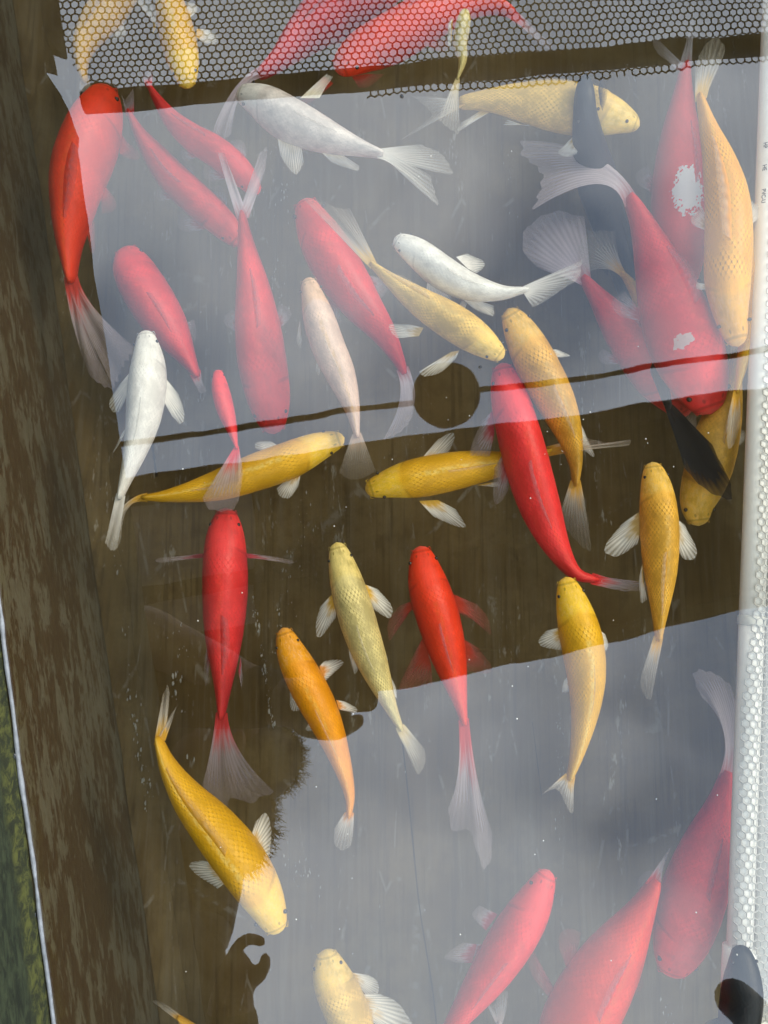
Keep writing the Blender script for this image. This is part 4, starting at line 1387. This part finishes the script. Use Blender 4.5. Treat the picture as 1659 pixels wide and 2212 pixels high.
V = Vector
per = empty('person', V((-0.62, -0.62, GZ)), 'person in dark shirt leaning over the tank holding a phone flat', 'person')
PO = per.location.copy()
head = V((-0.265, -0.30, 0.88))
neck = V((-0.35, -0.40, 0.77))
shl, shr = V((-0.47, -0.27, 0.72)), V((-0.26, -0.55, 0.72))
chest, pelv = V((-0.44, -0.46, 0.60)), V((-0.62, -0.62, 0.28))
hpl, hpr = V((-0.67, -0.54, 0.27)), V((-0.56, -0.70, 0.27))
knl, knr = V((-0.62, -0.50, -0.14)), V((-0.50, -0.68, -0.14))
ftl, ftr = V((-0.68, -0.56, -0.50)), V((-0.56, -0.74, -0.50))
ell, wrl = V((-0.34, -0.06, 0.56)), V((-0.10, -0.135, 0.455))
elr, wrr = V((-0.16, -0.78, 0.52)), M(500, 2165, 0.59)
fdir = V((0.79, 0.62, 0))
body = join(limb([neck, head - V((0.02, 0.02, 0.03))], [0.052, 0.055], 5), ellipsoid(head, (0.078, 0.088, 0.105), 16, 12),
            ellipsoid(head + fdir * 0.09 - V((0, 0, 0.01)), (0.02, 0.02, 0.026), 8, 6),
            limb([neck, chest, pelv], [0.06, 0.115, 0.105]), limb([shl, shr], [0.05, 0.05]),
            limb([shl, ell, wrl], [0.045, 0.038, 0.026]), limb([shr, elr, wrr], [0.045, 0.038, 0.026]),
            limb([hpl, knl, ftl], [0.08, 0.055, 0.038]), limb([hpr, knr, ftr], [0.08, 0.055, 0.038]),
            limb([ftl, ftl + fdir * 0.16 - V((0, 0, .02))], [0.038, 0.03], 4), limb([ftr, ftr + fdir * 0.16 - V((0, 0, .02))], [0.038, 0.03], 4),
            # phone hand: palm, four fingers under the edge, thumb
            limb([wrl, V((-0.062, -0.135, 0.445))], [0.026, 0.03], 5),
            *[limb([V((-0.062 + 0.0, -0.155 + 0.021 * i, 0.446)), V((-0.045, -0.158 + 0.02 * i, 0.4545)), V((-0.022 + 0.004 * (i % 2), -0.156 + 0.019 * i, 0.453))], [0.0095, 0.009, 0.0075], 6) for i in range(4)],
            limb([V((-0.07, -0.16, 0.445)), V((-0.04, -0.165, 0.437)), V((-0.012, -0.152, 0.436))], [0.012, 0.01, 0.008], 6),
            # other hand, pinching
            limb([wrr, M(508, 2125, 0.60), M(510, 2098, 0.60)], [0.022, 0.025, 0.022], 7),
            limb([M(503, 2080, 0.60), M(515, 2046, 0.60), M(542, 2030, 0.60), M(566, 2036, 0.60)], [0.013, 0.0095, 0.008, 0.007], 8),
            limb([M(528, 2118, 0.60), M(555, 2108, 0.60), M(572, 2086, 0.60), M(574, 2072, 0.60)], [0.014, 0.011, 0.0085, 0.007], 8),
            *[limb([M(502 + 5 * i, 2085 + 12 * i, 0.615), M(514 + 4 * i, 2088 + 12 * i, 0.628), M(506 + 5 * i, 2100 + 10 * i, 0.645)], [0.0105, 0.0095, 0.008], 6) for i in range(3)])
remeshed('body', body, MAT['skin'], per, PO, 0.0035)
shirt = join(limb([neck - V((0.01, 0.01, 0.03)), chest, pelv], [0.08, 0.14, 0.125]), limb([shl, shr], [0.064, 0.064]),
             limb([shl, shl.lerp(ell, 0.6), ell.lerp(wrl, 0.92)], [0.062, 0.056, 0.036]), limb([shr, shr.lerp(elr, 0.6), elr.lerp(wrr, 0.9)], [0.062, 0.056, 0.034]))
remeshed('shirt', shirt, MAT['cloth'], per, PO, 0.009)
trs = join(limb([pelv + V((0.02, 0.02, 0.06)), pelv], [0.12, 0.12], 4), limb([hpl, knl, ftl + V((0, 0, 0.05))], [0.098, 0.072, 0.055]), limb([hpr, knr, ftr + V((0, 0, 0.05))], [0.098, 0.072, 0.055]))
remeshed('trousers', trs, MAT['trousers'], per, PO, 0.009)
# hair: a full cap with loose strands
parts = [ellipsoid(head + V((-0.012, -0.008, 0.022)), (0.108, 0.115, 0.115), 20, 14),
         ellipsoid(M(560, 1645, 0.9), (0.072, 0.066, 0.07), 18, 12), ellipsoid(M(508, 1770, 0.88), (0.07, 0.09, 0.07), 18, 12),
         limb([head + V((-0.02, -0.05, 0.03)), head + V((0.0, -0.13, -0.02)), head + V((0.015, -0.21, -0.12))], [0.085, 0.075, 0.05]),
         limb([head + V((-0.06, -0.03, 0.03)), head + V((-0.12, -0.10, -0.02)), head + V((-0.13, -0.16, -0.12))], [0.09, 0.085, 0.06])]
for i in range(6500):
    th, ph_ = random.uniform(0, 6.28), random.uniform(0.1, 1.75)
    d = V((math.sin(ph_) * math.cos(th), math.sin(ph_) * math.sin(th), math.cos(ph_)))
    if i % 3:
        a = M(560, 1645, 0.9) + V((d.x * 0.07, d.y * 0.064, d.z * 0.068)) if i % 3 == 1 else M(508, 1770, 0.88) + V((d.x * 0.068, d.y * 0.088, d.z * 0.068))
    else:
        a = head + V((-0.012, -0.008, 0.022)) + V((d.x * 0.1, d.y * 0.107, d.z * 0.11))
    q = V((random.uniform(-1, 1), random.uniform(-1, 1), -0.8)) * 0.02
    parts.append(tube([a, a + d * 0.005 + q * 0.25, a + d * random.uniform(0.004, 0.014) + q * 0.6], [0.0009, 0.0007, 0.0003], 3))
mk('hair', *join(*parts), MAT['hair'], per, True, origin=PO)

rdir = V((0.62, -0.79, 0))
for sg in (-1, 1):
    mk('eye', *ellipsoid(head + fdir * 0.078 + rdir * 0.032 * sg + V((0, 0, 0.012)), (0.011, 0.011, 0.011), 10, 8), MAT['eye'], per, True, origin=PO)
    mk('ear', *ellipsoid(head + rdir * 0.08 * sg - V((0, 0, 0.005)), (0.016, 0.016, 0.03), 10, 8), MAT['skin'], per, True, origin=PO)
mk('mouth', *ellipsoid(head + fdir * 0.077 - V((0, 0, 0.052)), (0.012, 0.02, 0.006), 10, 6), MAT['mouth'], per, True, origin=PO)
